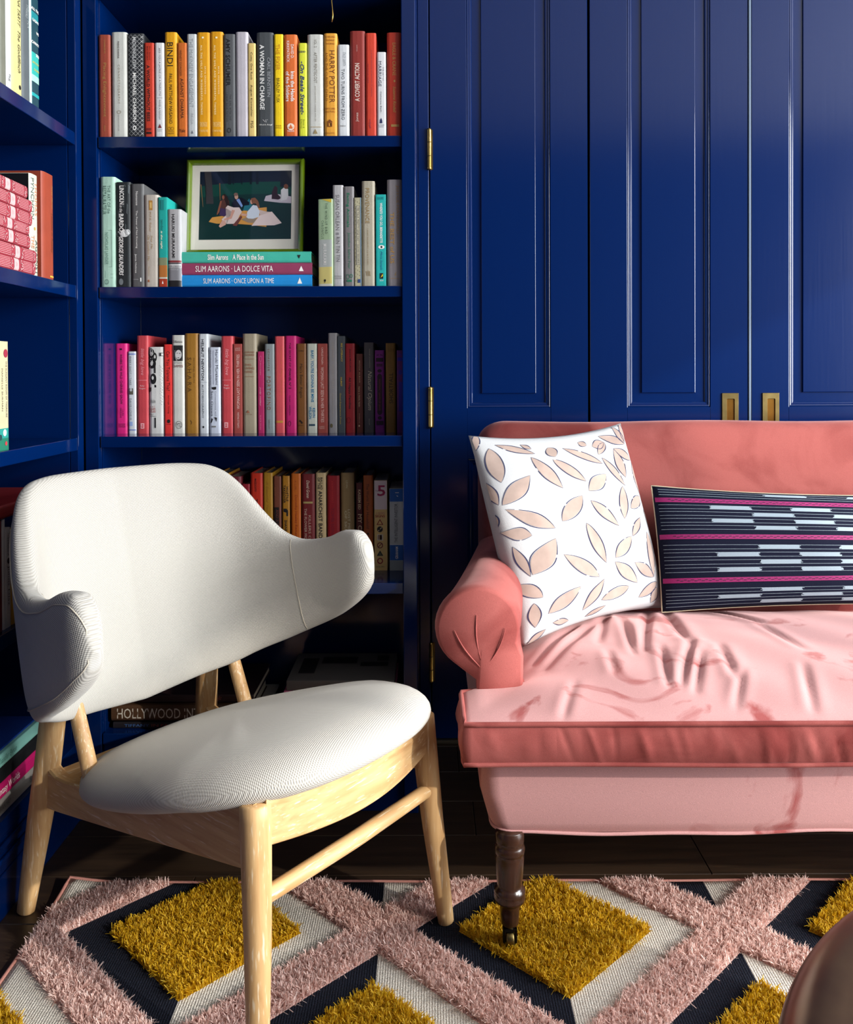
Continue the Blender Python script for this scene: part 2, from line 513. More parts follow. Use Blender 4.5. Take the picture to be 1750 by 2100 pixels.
DOOR_TOP = 2.42
def door(n, px0, px1, op0, op1, pull=None):
    x0, x1 = dx(px0), dx(px1)
    o0, o1 = dx(op0), dx(op1)
    e = struct(empty('door_%d' % n, ((x0 + x1) / 2, Y_DOOR, 0)))
    cx = (x0 + x1) / 2
    a0, a1, b0, b1 = x0 - cx + 0.0012, x1 - cx - 0.0012, o0 - cx, o1 - cx
    zl0, zl1, zu0, zu1, zt, zb = 0.17, 0.80, 0.943, 2.25, DOOR_TOP, 0.012
    T = 0.035
    for (u0, u1) in ((a0, b0), (b1, a1)):
        box('door_stile', u0, u1, 0, T, zb, zt, M_DOOR, e, 0.001, 1)
    for (w0, w1) in ((zb, zl0), (zl1, zu0), (zu1, zt)):
        box('door_rail', b0, b1, 0, T, w0, w1, M_DOOR, e)
    for (w0, w1) in ((zl0, zl1), (zu0, zu1)):
        # bead, cove, then recessed flat
        rect_rings('door_moulding', b0, b1, w0, w1, [(-0.001, 0.0), (0.0, 0.0004), (0.0006, 0.0028), (0.0032, 0.0018), (0.0058, 0.0026), (0.0066, 0.0044),
                   (0.0090, 0.0042), (0.0128, 0.0050), (0.0142, 0.0066), (0.0150, 0.0090)], M_DOOR, e, fill=False)
        rect_rings('door_panel', b0, b1, w0, w1, [(0.0145, 0.009), (0.040, 0.0085), (0.0408, 0.0045), (0.042, 0.0040)], M_DOOR, e)
    return e, cx
hinges_z = []
d1, c1 = door(1, 882, 1206.5, 958, 1129)
d2, c2 = door(2, 1209.5, 1535, 1287, 1457)
d3, c3 = door(3, 1541, 1866, 1619, 1790)
d4, c4 = door(4, 1869, 2190, 1946, 2116)
# lighter strip between the two pairs, painting in the light on the door edge
struct(box('trim_1', dx(1535.5), dx(1540.5), Y_DOOR - 0.002, Y_DOOR + 0.02, 0.012, DOOR_TOP, plain('painted_edge_light', (96, 112, 130), 0.5, vary=0.05), None, 0.001, 1))
# jamb, head and sill
xj0, xj1 = -0.0285, dx(880.5)
struct(box('trim_2', xj0, xj1, Y_DOOR - 0.006, Y_DOOR + 0.06, 0.0, 2.52, M_DOOR, None, 0.002))
struct(box('trim_3', dx(2192), X_R - 0.001, Y_DOOR - 0.006, Y_DOOR + 0.06, 0.0, 2.52, M_DOOR, None, 0.002))
struct(box('trim_4', xj1, dx(2192), Y_DOOR - 0.006, Y_DOOR + 0.06, DOOR_TOP + 0.004, 2.52, M_DOOR, None, 0.002))
struct(box('trim_5', xj0, X_R, Y_DOOR - 0.002, Y_DOOR + 0.06, 2.52, Z_C, M_BLUE))
struct(box('trim_6', xj0, dx(2192), Y_DOOR - 0.010, Y_DOOR + 0.05, 0.0, 0.010, plain('threshold_bronze', (92, 84, 70), 0.4, metal=0.6), None, 0.002))
# brass butt hinges on the first leaf
for zc_px in ((265, 350), (793, 878), (1316, 1398)):
    zt = at_y(879, zc_px[0], Y_DOOR).z; zb = at_y(879, zc_px[1], Y_DOOR).z
    hx = dx(881) - c1 + 0.0005
    h = tube('hinge', [(hx, -0.009, zb), (hx, -0.009, zb + 0.004), (hx, -0.009, zb + 0.006), (hx, -0.009, zt - 0.006), (hx, -0.009, zt - 0.004), (hx, -0.009, zt)],
             [0.0040, 0.0062, 0.0058, 0.0058, 0.0062, 0.0040], M_BRASS, d1, 16)
    for q in (0.33, 0.66):
        zz = zb + (zt - zb) * q
        tube('hinge_knuckle', [(hx, -0.009, zz - 0.0012), (hx, -0.009, zz + 0.0012)], 0.0063, M_BRASS_D, h, 16)
    box('hinge_leaf', hx - 0.004, hx + 0.010, -0.0025, 0.001, zb + 0.002, zt - 0.002, M_BRASS_D, h)
# flush pulls: plate with a cut-out cup
def pull(parent, cx, px0, px1, tag_side):
    a0, a1 = dx(px0) - cx, dx(px1) - cx
    zt, zb = at_y(1500, 806, Y_DOOR).z, 0.865
    s0, s1 = a0 + (a1 - a0) * 0.29, a0 + (a1 - a0) * 0.76
    t0, t1 = at_y(1500, 864, Y_DOOR).z, at_y(1500, 817.5, Y_DOOR).z
    verts, faces = [], []
    yo, yi = -0.0035, 0.022
    def ring(x0, x1, z0, z1, y, r):
        out = []
        for (cx_, cz_, st) in ((x1 - r, z1 - r, 0), (x0 + r, z1 - r, 90), (x0 + r, z0 + r, 180), (x1 - r, z0 + r, 270)):
            for k in range(4):
                a = math.radians(st + 30 * k); out.append((cx_ + r * math.cos(a), y, cz_ + r * math.sin(a)))
        return out
    rings = [ring(a0, a1, zb, zt, 0.001, 0.001), ring(a0, a1, zb, zt, yo + 0.0008, 0.001), ring(a0 + 0.0008, a1 - 0.0008, zb + 0.0008, zt - 0.0008, yo, 0.001),
             ring(s0, s1, t0, t1, yo, 0.003), ring(s0 + 0.0006, s1 - 0.0006, t0 + 0.0006, t1 - 0.0006, yo + 0.001, 0.003)]
    for r in rings: verts += r
    for i in range(len(rings) - 1):
        for k in range(16):
            faces.append((i * 16 + k, i * 16 + (k + 1) % 16, (i + 1) * 16 + (k + 1) % 16, (i + 1) * 16 + k))
    pl = mesh_obj('flush_pull', verts, faces, M_BRASS_D, parent)
    rr = [ring(s0 + 0.0006, s1 - 0.0006, t0 + 0.0006, t1 - 0.0006, yo + 0.001, 0.003), ring(s0 + 0.0006, s1 - 0.0006, t0 + 0.0006, t1 - 0.0006, -0.0004, 0.003)]
    v2 = rr[0] + rr[1]
    f2 = [(k, (k + 1) % 16, 16 + (k + 1) % 16, 16 + k) for k in range(16)] + [tuple(range(16, 32))]
    mesh_obj('pull_cup', v2, f2, plain('orange_brass_cup', (150, 104, 44), 0.3, metal=1.0, vary=0.2), pl)  # cup in a more orange brass than the plate
pull(d2, c2, 1480.5, 1514.5, 'l')
pull(d3, c3, 1563.5, 1598, 'r')
# ------------------------------------------------------------------ books
TEXT_JOBS = []     # (parent, items) resolved in one batch at the end
FONT_OFFS = {}
PRINT = {'k': (22, 20, 20), 'w': (238, 236, 230), 'g': (120, 118, 116), 'n': (30, 36, 84)}
def pc(c):
    return PRINT[c] if isinstance(c, str) else c
def print_mat(c):
    return plain('ink_%d_%d_%d' % pc(c), pc(c), 0.6)

def book(loc, w, h, d, color, rot=None, hard=True, items=(), mat=None, scale_items=None, rough=0.55, pages=True):
    """book standing at loc: spine faces local -Y, centred on x, base at z=0"""
    e = empty('book', loc, rot)
    bul = min(0.0045, w * 0.13) if hard else 0.0008
    n = 8
    n = 10
    xs = [w / 2 * v for v in (-1, -0.97, -0.9, -0.78, -0.6, 0, 0.6, 0.78, 0.9, 0.97, 1)]
    def sp(x): return bul * abs(2 * x / w) ** 5
    t = 0.0026 if hard else 0.0008
    t = min(t, w * 0.2)
    outer = [(x, sp(x)) for x in xs]
    outer = [(-w / 2, d)] + outer + [(w / 2, d)]
    inner = [(-w / 2 + t, d)] + [(-w / 2 + t, bul + t)] + [(w / 2 - t, bul + t)] + [(w / 2 - t, d)]
    no, ni = len(outer), len(inner)
    verts = [(x, y, 0) for x, y in outer] + [(x, y, h) for x, y in outer] + [(x, y, 0) for x, y in inner] + [(x, y, h) for x, y in inner]
    faces = []
    for i in range(no - 1):
        faces.append((i, i + 1, no + i + 1, no + i))
    b = 2 * no
    for i in range(ni - 1):
        faces.append((b + i + 1, b + i, b + ni + i, b + ni + i + 1))
    for base_o, base_i, flip in ((0, b, True), (no, b + ni, False)):
        f1 = [base_o + 0, base_o + 1, base_i + 1, base_i + 0]
        f2 = [base_o + k for k in range(1, no - 1)] + [base_i + 2, base_i + 1]
        f3 = [base_o + no - 2, base_o + no - 1, base_i + 3, base_i + 2]
        for f in (f1, f2, f3):
            faces.append(tuple(f[::-1]) if flip else tuple(f))
    faces.append((0, no, b + ni, b)); faces.append((no - 1, b + ni - 1, b + 2 * ni - 1, 2 * no - 1))
    m = mat or plain('cover_%d_%d_%d' % tuple(color), color, rough, vary=0.10, bump=0.12, bump_scale=350)
    mesh_obj('cover', verts, faces, m, e)
    if pages:
        ins = 0.003 if hard else 0.0003
        box('pages', -w / 2 + t, w / 2 - t, bul + t, d - (0.004 if hard else 0), ins, h - ins, M_PAGES, e)
    e['_w'] = w
    if items:
        TEXT_JOBS.append((e, w, h, bul, list(items)))
    return e

def flush_texts():
    """turn all queued spine prints into meshes (text outlines from the built-in font)"""
    strs = set()
    for _, _, _, _, items in TEXT_JOBS:
        for it in items:
            if it[0] == 'T': strs.add((it[1], it[7] if len(it) > 7 else ''))
    tmp = {}
    for s, st in strs:
        cu = bpy.data.curves.new('txt', 'FONT'); cu.body = s; cu.resolution_u = 2
        if 'b' in st: cu.offset = 0.018
        if 'i' in st: cu.shear = 0.3
        if 's' in st: cu.space_character = 1.35
        o = bpy.data.objects.new('txt', cu); COL.objects.link(o); tmp[(s, st)] = o
    bpy.context.view_layer.update()
    dg = bpy.context.evaluated_depsgraph_get()
    cache = {}
    for key, o in tmp.items():
        me = o.evaluated_get(dg).to_mesh()
        v = np.array([tuple(p.co)[:2] for p in me.vertices]) if len(me.vertices) else np.zeros((0, 2))
        f = [tuple(p.vertices) for p in me.polygons]
        o.evaluated_get(dg).to_mesh_clear()
        cache[key] = (v, f)
    for o in tmp.values():
        cu = o.data; bpy.data.objects.remove(o); bpy.data.curves.remove(cu)
    for e, w, h, bul, items in TEXT_JOBS:
        groups = {}
        lvl = {}
        for idx, it in enumerate(items):
            col = pc(it[6]) if it[0] == 'T' else pc(it[-1])
            V, Fc = groups.setdefault(col, ([], []))
            off = 0.00035 + 0.00012 * min(idx, 6)
            def put(P, faces):
                base = len(V)
                for x, z in P:
                    y = bul * min(abs(2 * x / w), 1) ** 5
                    V.append((x, y - off, z))
                for f in faces: Fc.append(tuple(base + i for i in f))
            if it[0] == 'T':
                _, s, cx, z0, z1, ch, _c = it[:7]
                st = it[7] if len(it) > 7 else ''
                v, f = cache[(s, st)]
                if not len(v): continue
                mn, mx = v.min(0), v.max(0); sz = np.maximum(mx - mn, 1e-6)
                t = (v - mn) / sz                     # 0..1 along, 0..1 up
                if 'h' in st:                          # horizontal: cx centre, ch = width, z0 top, z1 bottom
                    P = [(cx - ch / 2 + a * ch, z1 + b_ * (z0 - z1)) for a, b_ in t]
                elif 'u' in st:                        # reads upwards
                    P = [(cx + ch / 2 - b_ * ch, z1 + a * (z0 - z1)) for a, b_ in t]
                else:                                  # reads downwards
                    P = [(cx - ch / 2 + b_ * ch, z0 - a * (z0 - z1)) for a, b_ in t]
                put(P, f)
            elif it[0] == 'R':                         # filled rectangle
                _, x0, x1, z0, z1, _c = it
                V, Fc = [], []
                groups[('band', idx)] = (V, Fc, col)
                n = 12
                P = [(x0 + (x1 - x0) * i / n, z) for i in range(n + 1) for z in (z0, z1)]
                put(P, [(2 * i, 2 * i + 2, 2 * i + 3, 2 * i + 1) for i in range(n)])
            elif it[0] == 'C':                         # disc
                if sum(q[0] == 'C' for q in items) < 12:
                    V, Fc = [], []
                    groups[('band', idx)] = (V, Fc, col)
                _, cx, cz, rx, rz, _c = it
                P = [(cx + rx * math.cos(a), cz + rz * math.sin(a)) for a in [2 * math.pi * k / 20 for k in range(20)]]
                put(P, [tuple(range(20))])
            elif it[0] == 'O':                         # ring
                _, cx, cz, rx, rz, th, _c = it
                P = []
                for k in range(24):
                    a = 2 * math.pi * k / 24
                    P += [(cx + rx * math.cos(a), cz + rz * math.sin(a)), (cx + (rx - th) * math.cos(a), cz + (rz - th) * math.sin(a))]
                put(P, [(2 * k, (2 * k + 2) % 48, (2 * k + 3) % 48, 2 * k + 1) for k in range(24)])
            elif it[0] == 'P':                         # polygon
                V, Fc = [], []
                groups[('band', idx)] = (V, Fc, col)
                put(it[1], [tuple(range(len(it[1])))])
            elif it[0] == 'L':                         # polyline strokes: list of (x0,z0,x1,z1), width
                for (x0, z0, x1, z1) in it[1]:
                    L = math.hypot(x1 - x0, z1 - z0) or 1; nx, nz = -(z1 - z0) / L * it[2] / 2, (x1 - x0) / L * it[2] / 2
                    put([(x0 + nx, z0 + nz), (x0 - nx, z0 - nz), (x1 - nx, z1 - nz), (x1 + nx, z1 + nz)], [(0, 1, 2, 3)])
        for key_, gg in groups.items():
            if key_[0] == 'band': mesh_obj('printed_band', gg[0], gg[1], print_mat(gg[2]), e)
            elif gg[1]: mesh_obj('lettering', gg[0], gg[1], print_mat(key_), e)['kind'] = 'stuff'
    TEXT_JOBS.clear()

ALL_ROWS = {}
def row(key, where, group, zi, yb, books, orient='front', depth=0.15):
    """books: (zoom, x0, x1, top, colour, description, items, opts); numbers in the zoom's pixels"""
    zb = SHELF_Z[zi]
    out = []
    for bk in books:
        Z, x0, x1, top, color, desc, items = bk[:7]
        opt = bk[7] if len(bk) > 7 else {}
        ox, oy, s, bot = Z
        X0 = at_y(ox + x0 / s, oy + top / s, yb).x; X1 = at_y(ox + x1 / s, oy + top / s, yb).x
        zt = at_y(ox + (x0 + x1) / 2 / s, oy + top / s, yb).z
        w, h = X1 - X0 - 0.0008, zt - zb
        kx = w / (x1 - x0); kz = h / (bot - top)
        mx = (x0 + x1) / 2
        def fx(v): return (v - mx) * kx
        def fz(v): return (bot - v) * kz
        conv = []
        for it in items:
            if it[0] == 'T':
                _, t, cx, a0, a1, ch, c = it[:7]; st = it[7] if len(it) > 7 else ''
                conv.append(('T', t, fx(cx), fz(a0), fz(a1), ch * kx, c, st))
            elif it[0] == 'R': conv.append(('R', max(fx(it[1]), -w / 2 * 0.98), min(fx(it[2]), w / 2 * 0.98), fz(it[3]), max(fz(it[4]), 0.0), it[5]))
            elif it[0] == 'C': conv.append(('C', fx(it[1]), fz(it[2]), it[3] * kx, it[4] * kz, it[5]))
            elif it[0] == 'O': conv.append(('O', fx(it[1]), fz(it[2]), it[3] * kx, it[4] * kz, it[5] * kx, it[6]))
            elif it[0] == 'P': conv.append(('P', [(fx(a), fz(b)) for a, b in it[1]], it[2]))
            elif it[0] == 'L': conv.append(('L', [(fx(a), fz(b), fx(c), fz(d)) for a, b, c, d in it[1]], it[2] * kx, it[3]))
        yy = yb + opt.get('dy', 0.0)
        lean = opt.get('lean', 0.0)
        e = book(((X0 + X1) / 2, yy, zb), w, h, opt.get('d', depth), color, (0, lean, opt.get('turn', 0)), opt.get('hard', True), conv, opt.get('mat'))
        out.append((e, desc))
    ALL_ROWS[key] = (where, group, out)
    return out

def label_rows():
    for key, (where, group, lst) in ALL_ROWS.items():
        n = len(lst)
        for i, (e, desc) in enumerate(lst):
            if '|' in desc:
                lab = desc.split('|')[1]
            else:
                L = lst[i - 1][1].split('|')[0].split(';')[0] if i else None
                R = lst[i + 1][1].split('|')[0].split(';')[0] if i < n - 1 else None
                me_ = desc.replace(';', '')
                if L and R: lab = '%s book between the %s and %s ones, %s' % (me_, L, R, where)
                elif R: lab = '%s book at the left end of the %s' % (me_, where)
                else: lab = '%s book at the right end of the %s' % (me_, where)
            tag(e, lab, 'book', group)

Z1 = (180, 40, 5.147, 1237); Z2 = (500, 40, 5.147, 1230)
Z3 = (180, 310, 5.147, 1428); Z4 = (500, 310, 5.147, 1418)
Z5 = (180, 660, 5.147, 1175); Z6 = (500, 660, 5.147, 1160)
Z7 = (420, 930, 4.167, 1005)
GOLD = (176, 136, 74); CREAM = (226, 214, 184)
def lattice(x0, x1, z0, z1, step):
    seg = []
    w = x1 - x0
    k = z0 - w
    while k < z1:
        for sgn in (1, -1):
            a, b = (k, k + w) if sgn == 1 else (k + w, k)
            X0, Zz0, X1, Zz1 = x0, a, x1, b
            # clip to z0..z1
            def cl(x, z, x2, z2):
                if z < z0 and z2 > z0: x = x + (x2 - x) * (z0 - z) / (z2 - z); z = z0
                return x, z
            pts = []
            n = 8
            for i in range(n):
                za, zc = a + (b - a) * i / n, a + (b - a) * (i + 1) / n
                if z0 <= za <= z1 and z0 <= zc <= z1:
                    seg.append((x0 + w * i / n, za, x0 + w * (i + 1) / n, zc))
        k += step
    return seg
T = 'T'
r1 = [
 (Z1,110,235,160,(160,72,52),'rust red',[(T,'Placing Enlightenment',172,455,1020,42,GOLD),(T,'CHARLES M.',178,215,360,18,GOLD),(T,'PENGUIN',172,1110,1170,14,GOLD)]),
 (Z1,245,410,132,(205,205,196),'pale grey',[(T,'PARAG KHANNA',322,230,410,20,(90,84,78),'b'),(T,'CONNECTOGRAPHY',326,475,885,22,(150,140,118),'s'),('O',325,972,22,18,5,(150,140,118)),(T,'RANDOM HOUSE',322,1000,1170,12,(150,146,138))]),
 (Z1,415,590,145,(34,36,40),'black lattice-patterned',[('L',lattice(418,580,150,1225,46),3,(190,190,188)),(T,'MOONGLOW',490,185,520,40,(200,200,198),'b'),(T,'MICHAEL CHABON',490,560,1075,38,'w','b'),('C',488,1138,20,26,'w'),('C',488,1138,9,13,(40,40,44))]),
 (Z1,592,697,245,(196,58,36),'small tomato red',[(T,'A WORLD WITHOUT BEES',637,480,1070,34,'k','b'),(T,'Alison Benjamin',654,282,425,14,'k'),(T,'Brian McCallum',632,285,430,14,'k'),('R',615,665,1140,1165,(120,30,24)),('R',612,668,1180,1203,(40,16,16))]),
 (Z1,705,805,245,(222,222,222),'small white',[(T,'ARE YOU A JACKIE OR A MARILYN?',757,300,805,24,(110,104,110)),('R',722,788,823,826,'g'),(T,'PAMELA KEOGH',757,845,1050,18,(120,118,118)),('P',[(757,1095),(738,1140),(776,1140)],(120,40,46)),('R',728,786,1155,1158,'g'),('R',734,780,1170,1173,'g')]),
 (Z1,810,938,133,(226,160,14),'golden yellow',[(T,'BINDI',868,240,490,62,'k'),(T,'PAUL MATTHEW MAISANO',872,570,1095,36,(40,28,10)),('O',853,1147,16,18,3,(60,40,10)),('O',888,1147,16,18,3,(60,40,10)),(T,'LITTLE,',874,1170,1186,66,(60,40,10),'h'),(T,'BROWN',874,1192,1206,60,(60,40,10),'h')]),
 (Z1,942,1045,245,(204,104,34),'burnt orange',[(T,'WENDY DONIGER',980,320,595,20,(60,26,12)),(T,'AGAINST DHARMA',992,620,1040,34,(52,22,12)),(T,'Yale',992,1150,1186,66,(40,20,12),'h')]),
 (Z1,1046,1148,153,(196,200,200),'silver grey',[(T,'THE McKINSEY ENGAGEMENT',1090,200,925,42,(150,156,160)),(T,'FRIGA',1095,990,1105,24,(160,164,166)),('P',[(1098,1165),(1086,1200),(1110,1200)],(110,116,124))]),
 (Z1,1150,1288,135,(222,154,10),'mustard;|left one of the two twin mustard yellow books, top shelf',[(T,'ALL THE UGLY AND WONDERFUL THINGS',1198,270,1000,20,(250,230,170),'bs'),(T,'BRYN GREENWOOD',1238,495,785,17,(250,230,170),'s'),('R',1204,1226,182,200,(250,236,190)),(T,'THOMAS DUNNE BOOKS',1216,1078,1130,80,(240,214,140),'h'),(T,'ST. MARTIN\'S PRESS',1218,1160,1184,96,(240,214,140),'h')]),
 (Z1,1290,1425,128,(222,154,10),'mustard;|right one of the two twin mustard yellow books, top shelf',[(T,'ALL THE UGLY AND WONDERFUL THINGS',1340,270,1000,20,(250,230,170),'bs'),(T,'BRYN GREENWOOD',1380,495,785,17,(250,230,170),'s'),('R',1348,1370,182,200,(250,236,190)),(T,'THOMAS DUNNE BOOKS',1358,1078,1130,80,(240,214,140),'h'),(T,'ST. MARTIN\'S PRESS',1358,1160,1184,96,(240,214,140),'h')]),
 (Z1,1430,1555,153,(84,86,88),'mid grey',[(T,'AMY SCHUMER',1480,200,700,46,(22,22,24),'b'),(T,'THE GIRL WITH THE',1503,790,1060,16,(36,36,38),'s'),(T,'LOWER BACK TATTOO',1467,770,1075,16,(36,36,38),'s'),('O',1488,1167,22,26,7,(40,40,42))]),
 (Z1,1558,1690,130,(188,182,188),'lilac grey',[]),
 (Z2,40,124,250,(226,196,120),'slim pale yellow',[(T,'Cutty, One Rock',78,345,635,30,(66,50,26)),(T,'August Kleinzahler',78,685,1020,28,(66,50,26)),(T,'FSG',84,1065,1135,28,(66,50,26))]),
 (Z2,133,312,135,(68,72,74),'charcoal',[(T,'A WOMAN IN CHARGE',190,265,945,50,'w','b'),(T,'CARL BERNSTEIN',262,400,810,34,(150,152,154)),(T,'Alfred A. Knopf',224,1095,1115,142,'w','h'),('L',[(196,1050,224,1076),(224,1050,236,1080),(236,1052,250,1052)],6,(170,170,170))]),
 (Z2,317,415,155,(244,206,20),'bright yellow',[(T,'THE FIXER',358,260,535,46,(212,150,20),'b'),(T,'BRADLEY TUSK',360,615,875,34,(70,48,10)),(T,'PENGUIN',362,1108,1122,62,(130,80,10),'h'),(T,'PORTFOLIO',362,1130,1144,70,(130,80,10),'h')]),
 (Z2,422,562,158,(216,106,44),'orange',[(T,'DAVID D.',512,262,410,32,'w'),(T,'KIRKPATRICK',466,225,450,30,'w'),(T,'Into the Hands',514,545,860,42,'w','b'),(T,'of the Soldiers',460,545,860,42,'w','b'),('C',492,1125,40,36,(240,220,200)),('R',452,532,1128,1132,(216,106,44)),('P',[(492,1098),(470,1146),(514,1146)],(216,106,44)),(T,'VIKING',492,1162,1180,74,'w','h')]),
 (Z2,576,666,248,(218,222,58),'lime yellow',[(T,'KIDD',616,330,350,74,'n','bh'),(T,'-On Beale Street-',618,440,1000,44,(40,56,110),'bi'),(T,'Simon &',632,1048,1140,16,(90,96,20)),(T,'Schuster',606,1045,1152,16,(90,96,20))]),
 (Z2,670,838,157,(200,200,192),'wide grey-white',[(T,'VOL. 2',757,210,295,28,(130,124,110)),(T,'AFTER PENTECOST',757,345,670,32,(130,124,110)),(T,'BARTHOLOMEW, GREENE, MÖLLER',755,700,1070,16,(140,134,120)),('R',700,820,1126,1132,(170,150,110)),('P',[(752,1150),(730,1200),(776,1200)],(150,130,90))]),
 (Z2,845,985,145,(226,158,52),'amber',[(T,'HARRY POTTER',932,325,875,58,(110,56,12)),(T,'AND THE CURSED CHILD',872,345,855,28,(150,86,20)),(T,'ROWLING',912,174,194,110,(150,80,16),'h'),(T,'TIFFANY',912,210,230,104,(150,80,16),'h'),(T,'THORNE',912,246,266,100,(150,80,16),'h'),(T,'PARTS ONE',908,928,948,116,(150,80,16),'h'),(T,'AND TWO',908,960,980,110,(150,80,16),'h'),('P',[(905,1050),(872,1078),(938,1078)],(120,64,14)),('R',882,930,1080,1128,(120,64,14)),('R',893,919,1090,1120,(226,158,52)),(T,'SCHOLASTIC',906,1186,1202,110,(150,80,16),'h')]),
 (Z2,989,1113,265,(214,216,216),'cool white',[(T,'STACEY GRIFFITH',1062,345,490,30,(130,136,140)),(T,'TWO TURNS FROM ZERO',1047,520,1055,34,(74,78,84)),(T,'MORROW',1046,1112,1128,60,'g','h')]),
 (Z2,1120,1280,120,(138,44,36),'maroon',[(T,'A COVERT ACTION',1196,460,860,52,(222,200,186),'bu'),(T,'Jones',1196,980,1075,36,(214,190,176),'u'),(T,'NORTON',1194,268,336,14,(200,150,140))]),
 (Z2,1284,1398,142,(206,62,38),'scarlet',[(T,'a short history of women in science',1350,325,810,18,(150,60,70)),(T,'PATRICIA FARA',1312,470,670,14,(150,50,60)),('L',[(1330,1050,1330,1150),(1316,1090,1344,1090),(1318,1110,1342,1140)],5,(150,50,60))]),
 (Z2,1404,1502,343,(226,226,226),'short white',[(T,'MARRIAGE',1438,440,705,32,(70,74,90)),(T,'THE ART OF',1474,500,645,14,(120,120,130)),(T,'Catherine Blyth',1446,760,975,20,(50,54,66)),('P',[(1448,1035),(1438,1060),(1434,1092),(1462,1092),(1458,1060)],'n'),(T,'GOTHAM',1448,1106,1118,66,(90,94,120),'h'),(T,'BOOKS',1448,1124,1136,54,(90,94,120),'h')]),
 (Z2,1509,1666,137,(186,52,28),'brick red',[(T,'EAGLE & CRANE',1588,245,590,38,GOLD),('C',1590,648,10,12,GOLD),(T,'Suzanne Rindell',1590,705,980,32,GOLD,'i'),('R',1552,1637,1105,1130,GOLD)]),
]
row('r1', 'top shelf', 'books in the top row of the bookcase', 4, 2.008, r1)
r2 = [
 (Z3,130,287,270,(170,206,186),'mint green',[(T,'THE ART OF the',222,360,655,34,(80,110,98)),(T,'RESTAURATEUR',172,365,665,44,(80,110,98)),('L',[(130,797,285,797),(147,832,250,832),(147,1215,250,1215),(147,832,147,1215),(250,832,250,1215),(130,1255,285,1255),(150,1290,262,1290),(150,1330,262,1330),(180,1255,180,1330)],2.5,(90,124,110)),(T,'NICHOLAS LANDER',196,855,1190,34,(110,146,130)),('O',194,1372,22,26,4,(80,110,98)),('L',[(194,1346,194,1398)],3,(80,110,98))]),
 (Z3,293,448,325,(30,36,38),'black marbled',[('C',352,870,62,34,(190,192,190)),('C',388,862,46,40,(205,206,204)),('C',420,850,24,30,(170,172,172)),('L',[(300+(i*37)%130,340+(i*71)%480,312+(i*37)%130,362+(i*71)%480) for i in range(40)],5,(96,104,106)),(T,'LINCOLN',358,365,560,50,'w','b'),(T,'in the',350,570,645,34,'w','i'),(T,'BARDO',352,660,845,50,'w','b'),(T,'GEORGE SAUNDERS',348,900,1305,48,'w','bi'),('C',345,1372,24,34,(110,116,118))]),
 (Z3,452,590,345,(86,86,86),'dark grey',[(T,'Nonsense',517,425,570,24,'w'),(T,'The Power of Not Knowing',512,625,1020,24,'w'),(T,'Jamie Holmes',500,1080,1280,24,'w'),('R',548,560,1330,1370,'w'),(T,'CROWN',500,1342,1352,56,(180,180,180),'h')]),
 (Z3,592,742,460,(184,176,164),'warm beige',[('R',646,684,520,622,(170,124,56)),('R',655,675,540,600,(206,170,100)),(T,'M.F.K. Fisher',660,640,850,22,(160,130,84)),(T,'Stay Me,',672,885,1035,24,(160,130,84),'i'),(T,'Oh Comfort Me',638,885,1150,24,(160,130,84),'i'),(T,'Pantheon',642,1215,1310,14,(160,130,84)),('R',630,646,1352,1376,(160,90,50))]),
 (Z3,744,838,485,(22,158,148),'teal',[('R',744,838,1120,1200,(120,128,96)),('R',744,838,1200,1325,(170,104,44)),('R',744,838,1325,1342,(190,186,170)),('R',744,838,1342,1426,(160,50,20)),('P',[(786,1360),(778,1394),(796,1394)],'w'),('R',768,804,515,620,(14,120,118)),(T,'tender',784,720,840,24,(20,70,74)),(T,'is the night',776,840,1030,26,(230,226,200),'bi')],{'hard':False}),
 (Z3,838,985,612,(168,168,168),'silver',[(T,'HARUKI MURAKAMI',902,665,1125,32,'k','b'),('R',838,985,1150,1172,(120,40,44)),('R',838,985,1176,1186,(60,60,66)),('R',838,985,1192,1222,(210,210,210)),('L',[(850+i*14,1200,850+i*14,1222) for i in range(10)],6,(30,30,34)),('R',838,985,1230,1355,(120,120,124)),(T,'VINTAGE',910,1240,1252,90,(190,190,190),'h'),('R',838,985,1360,1426,(16,16,18))],{'lean':0.0}),
]
row('r2', 'row left of frame', 'books left of the picture frame', 3, 2.008, r2)
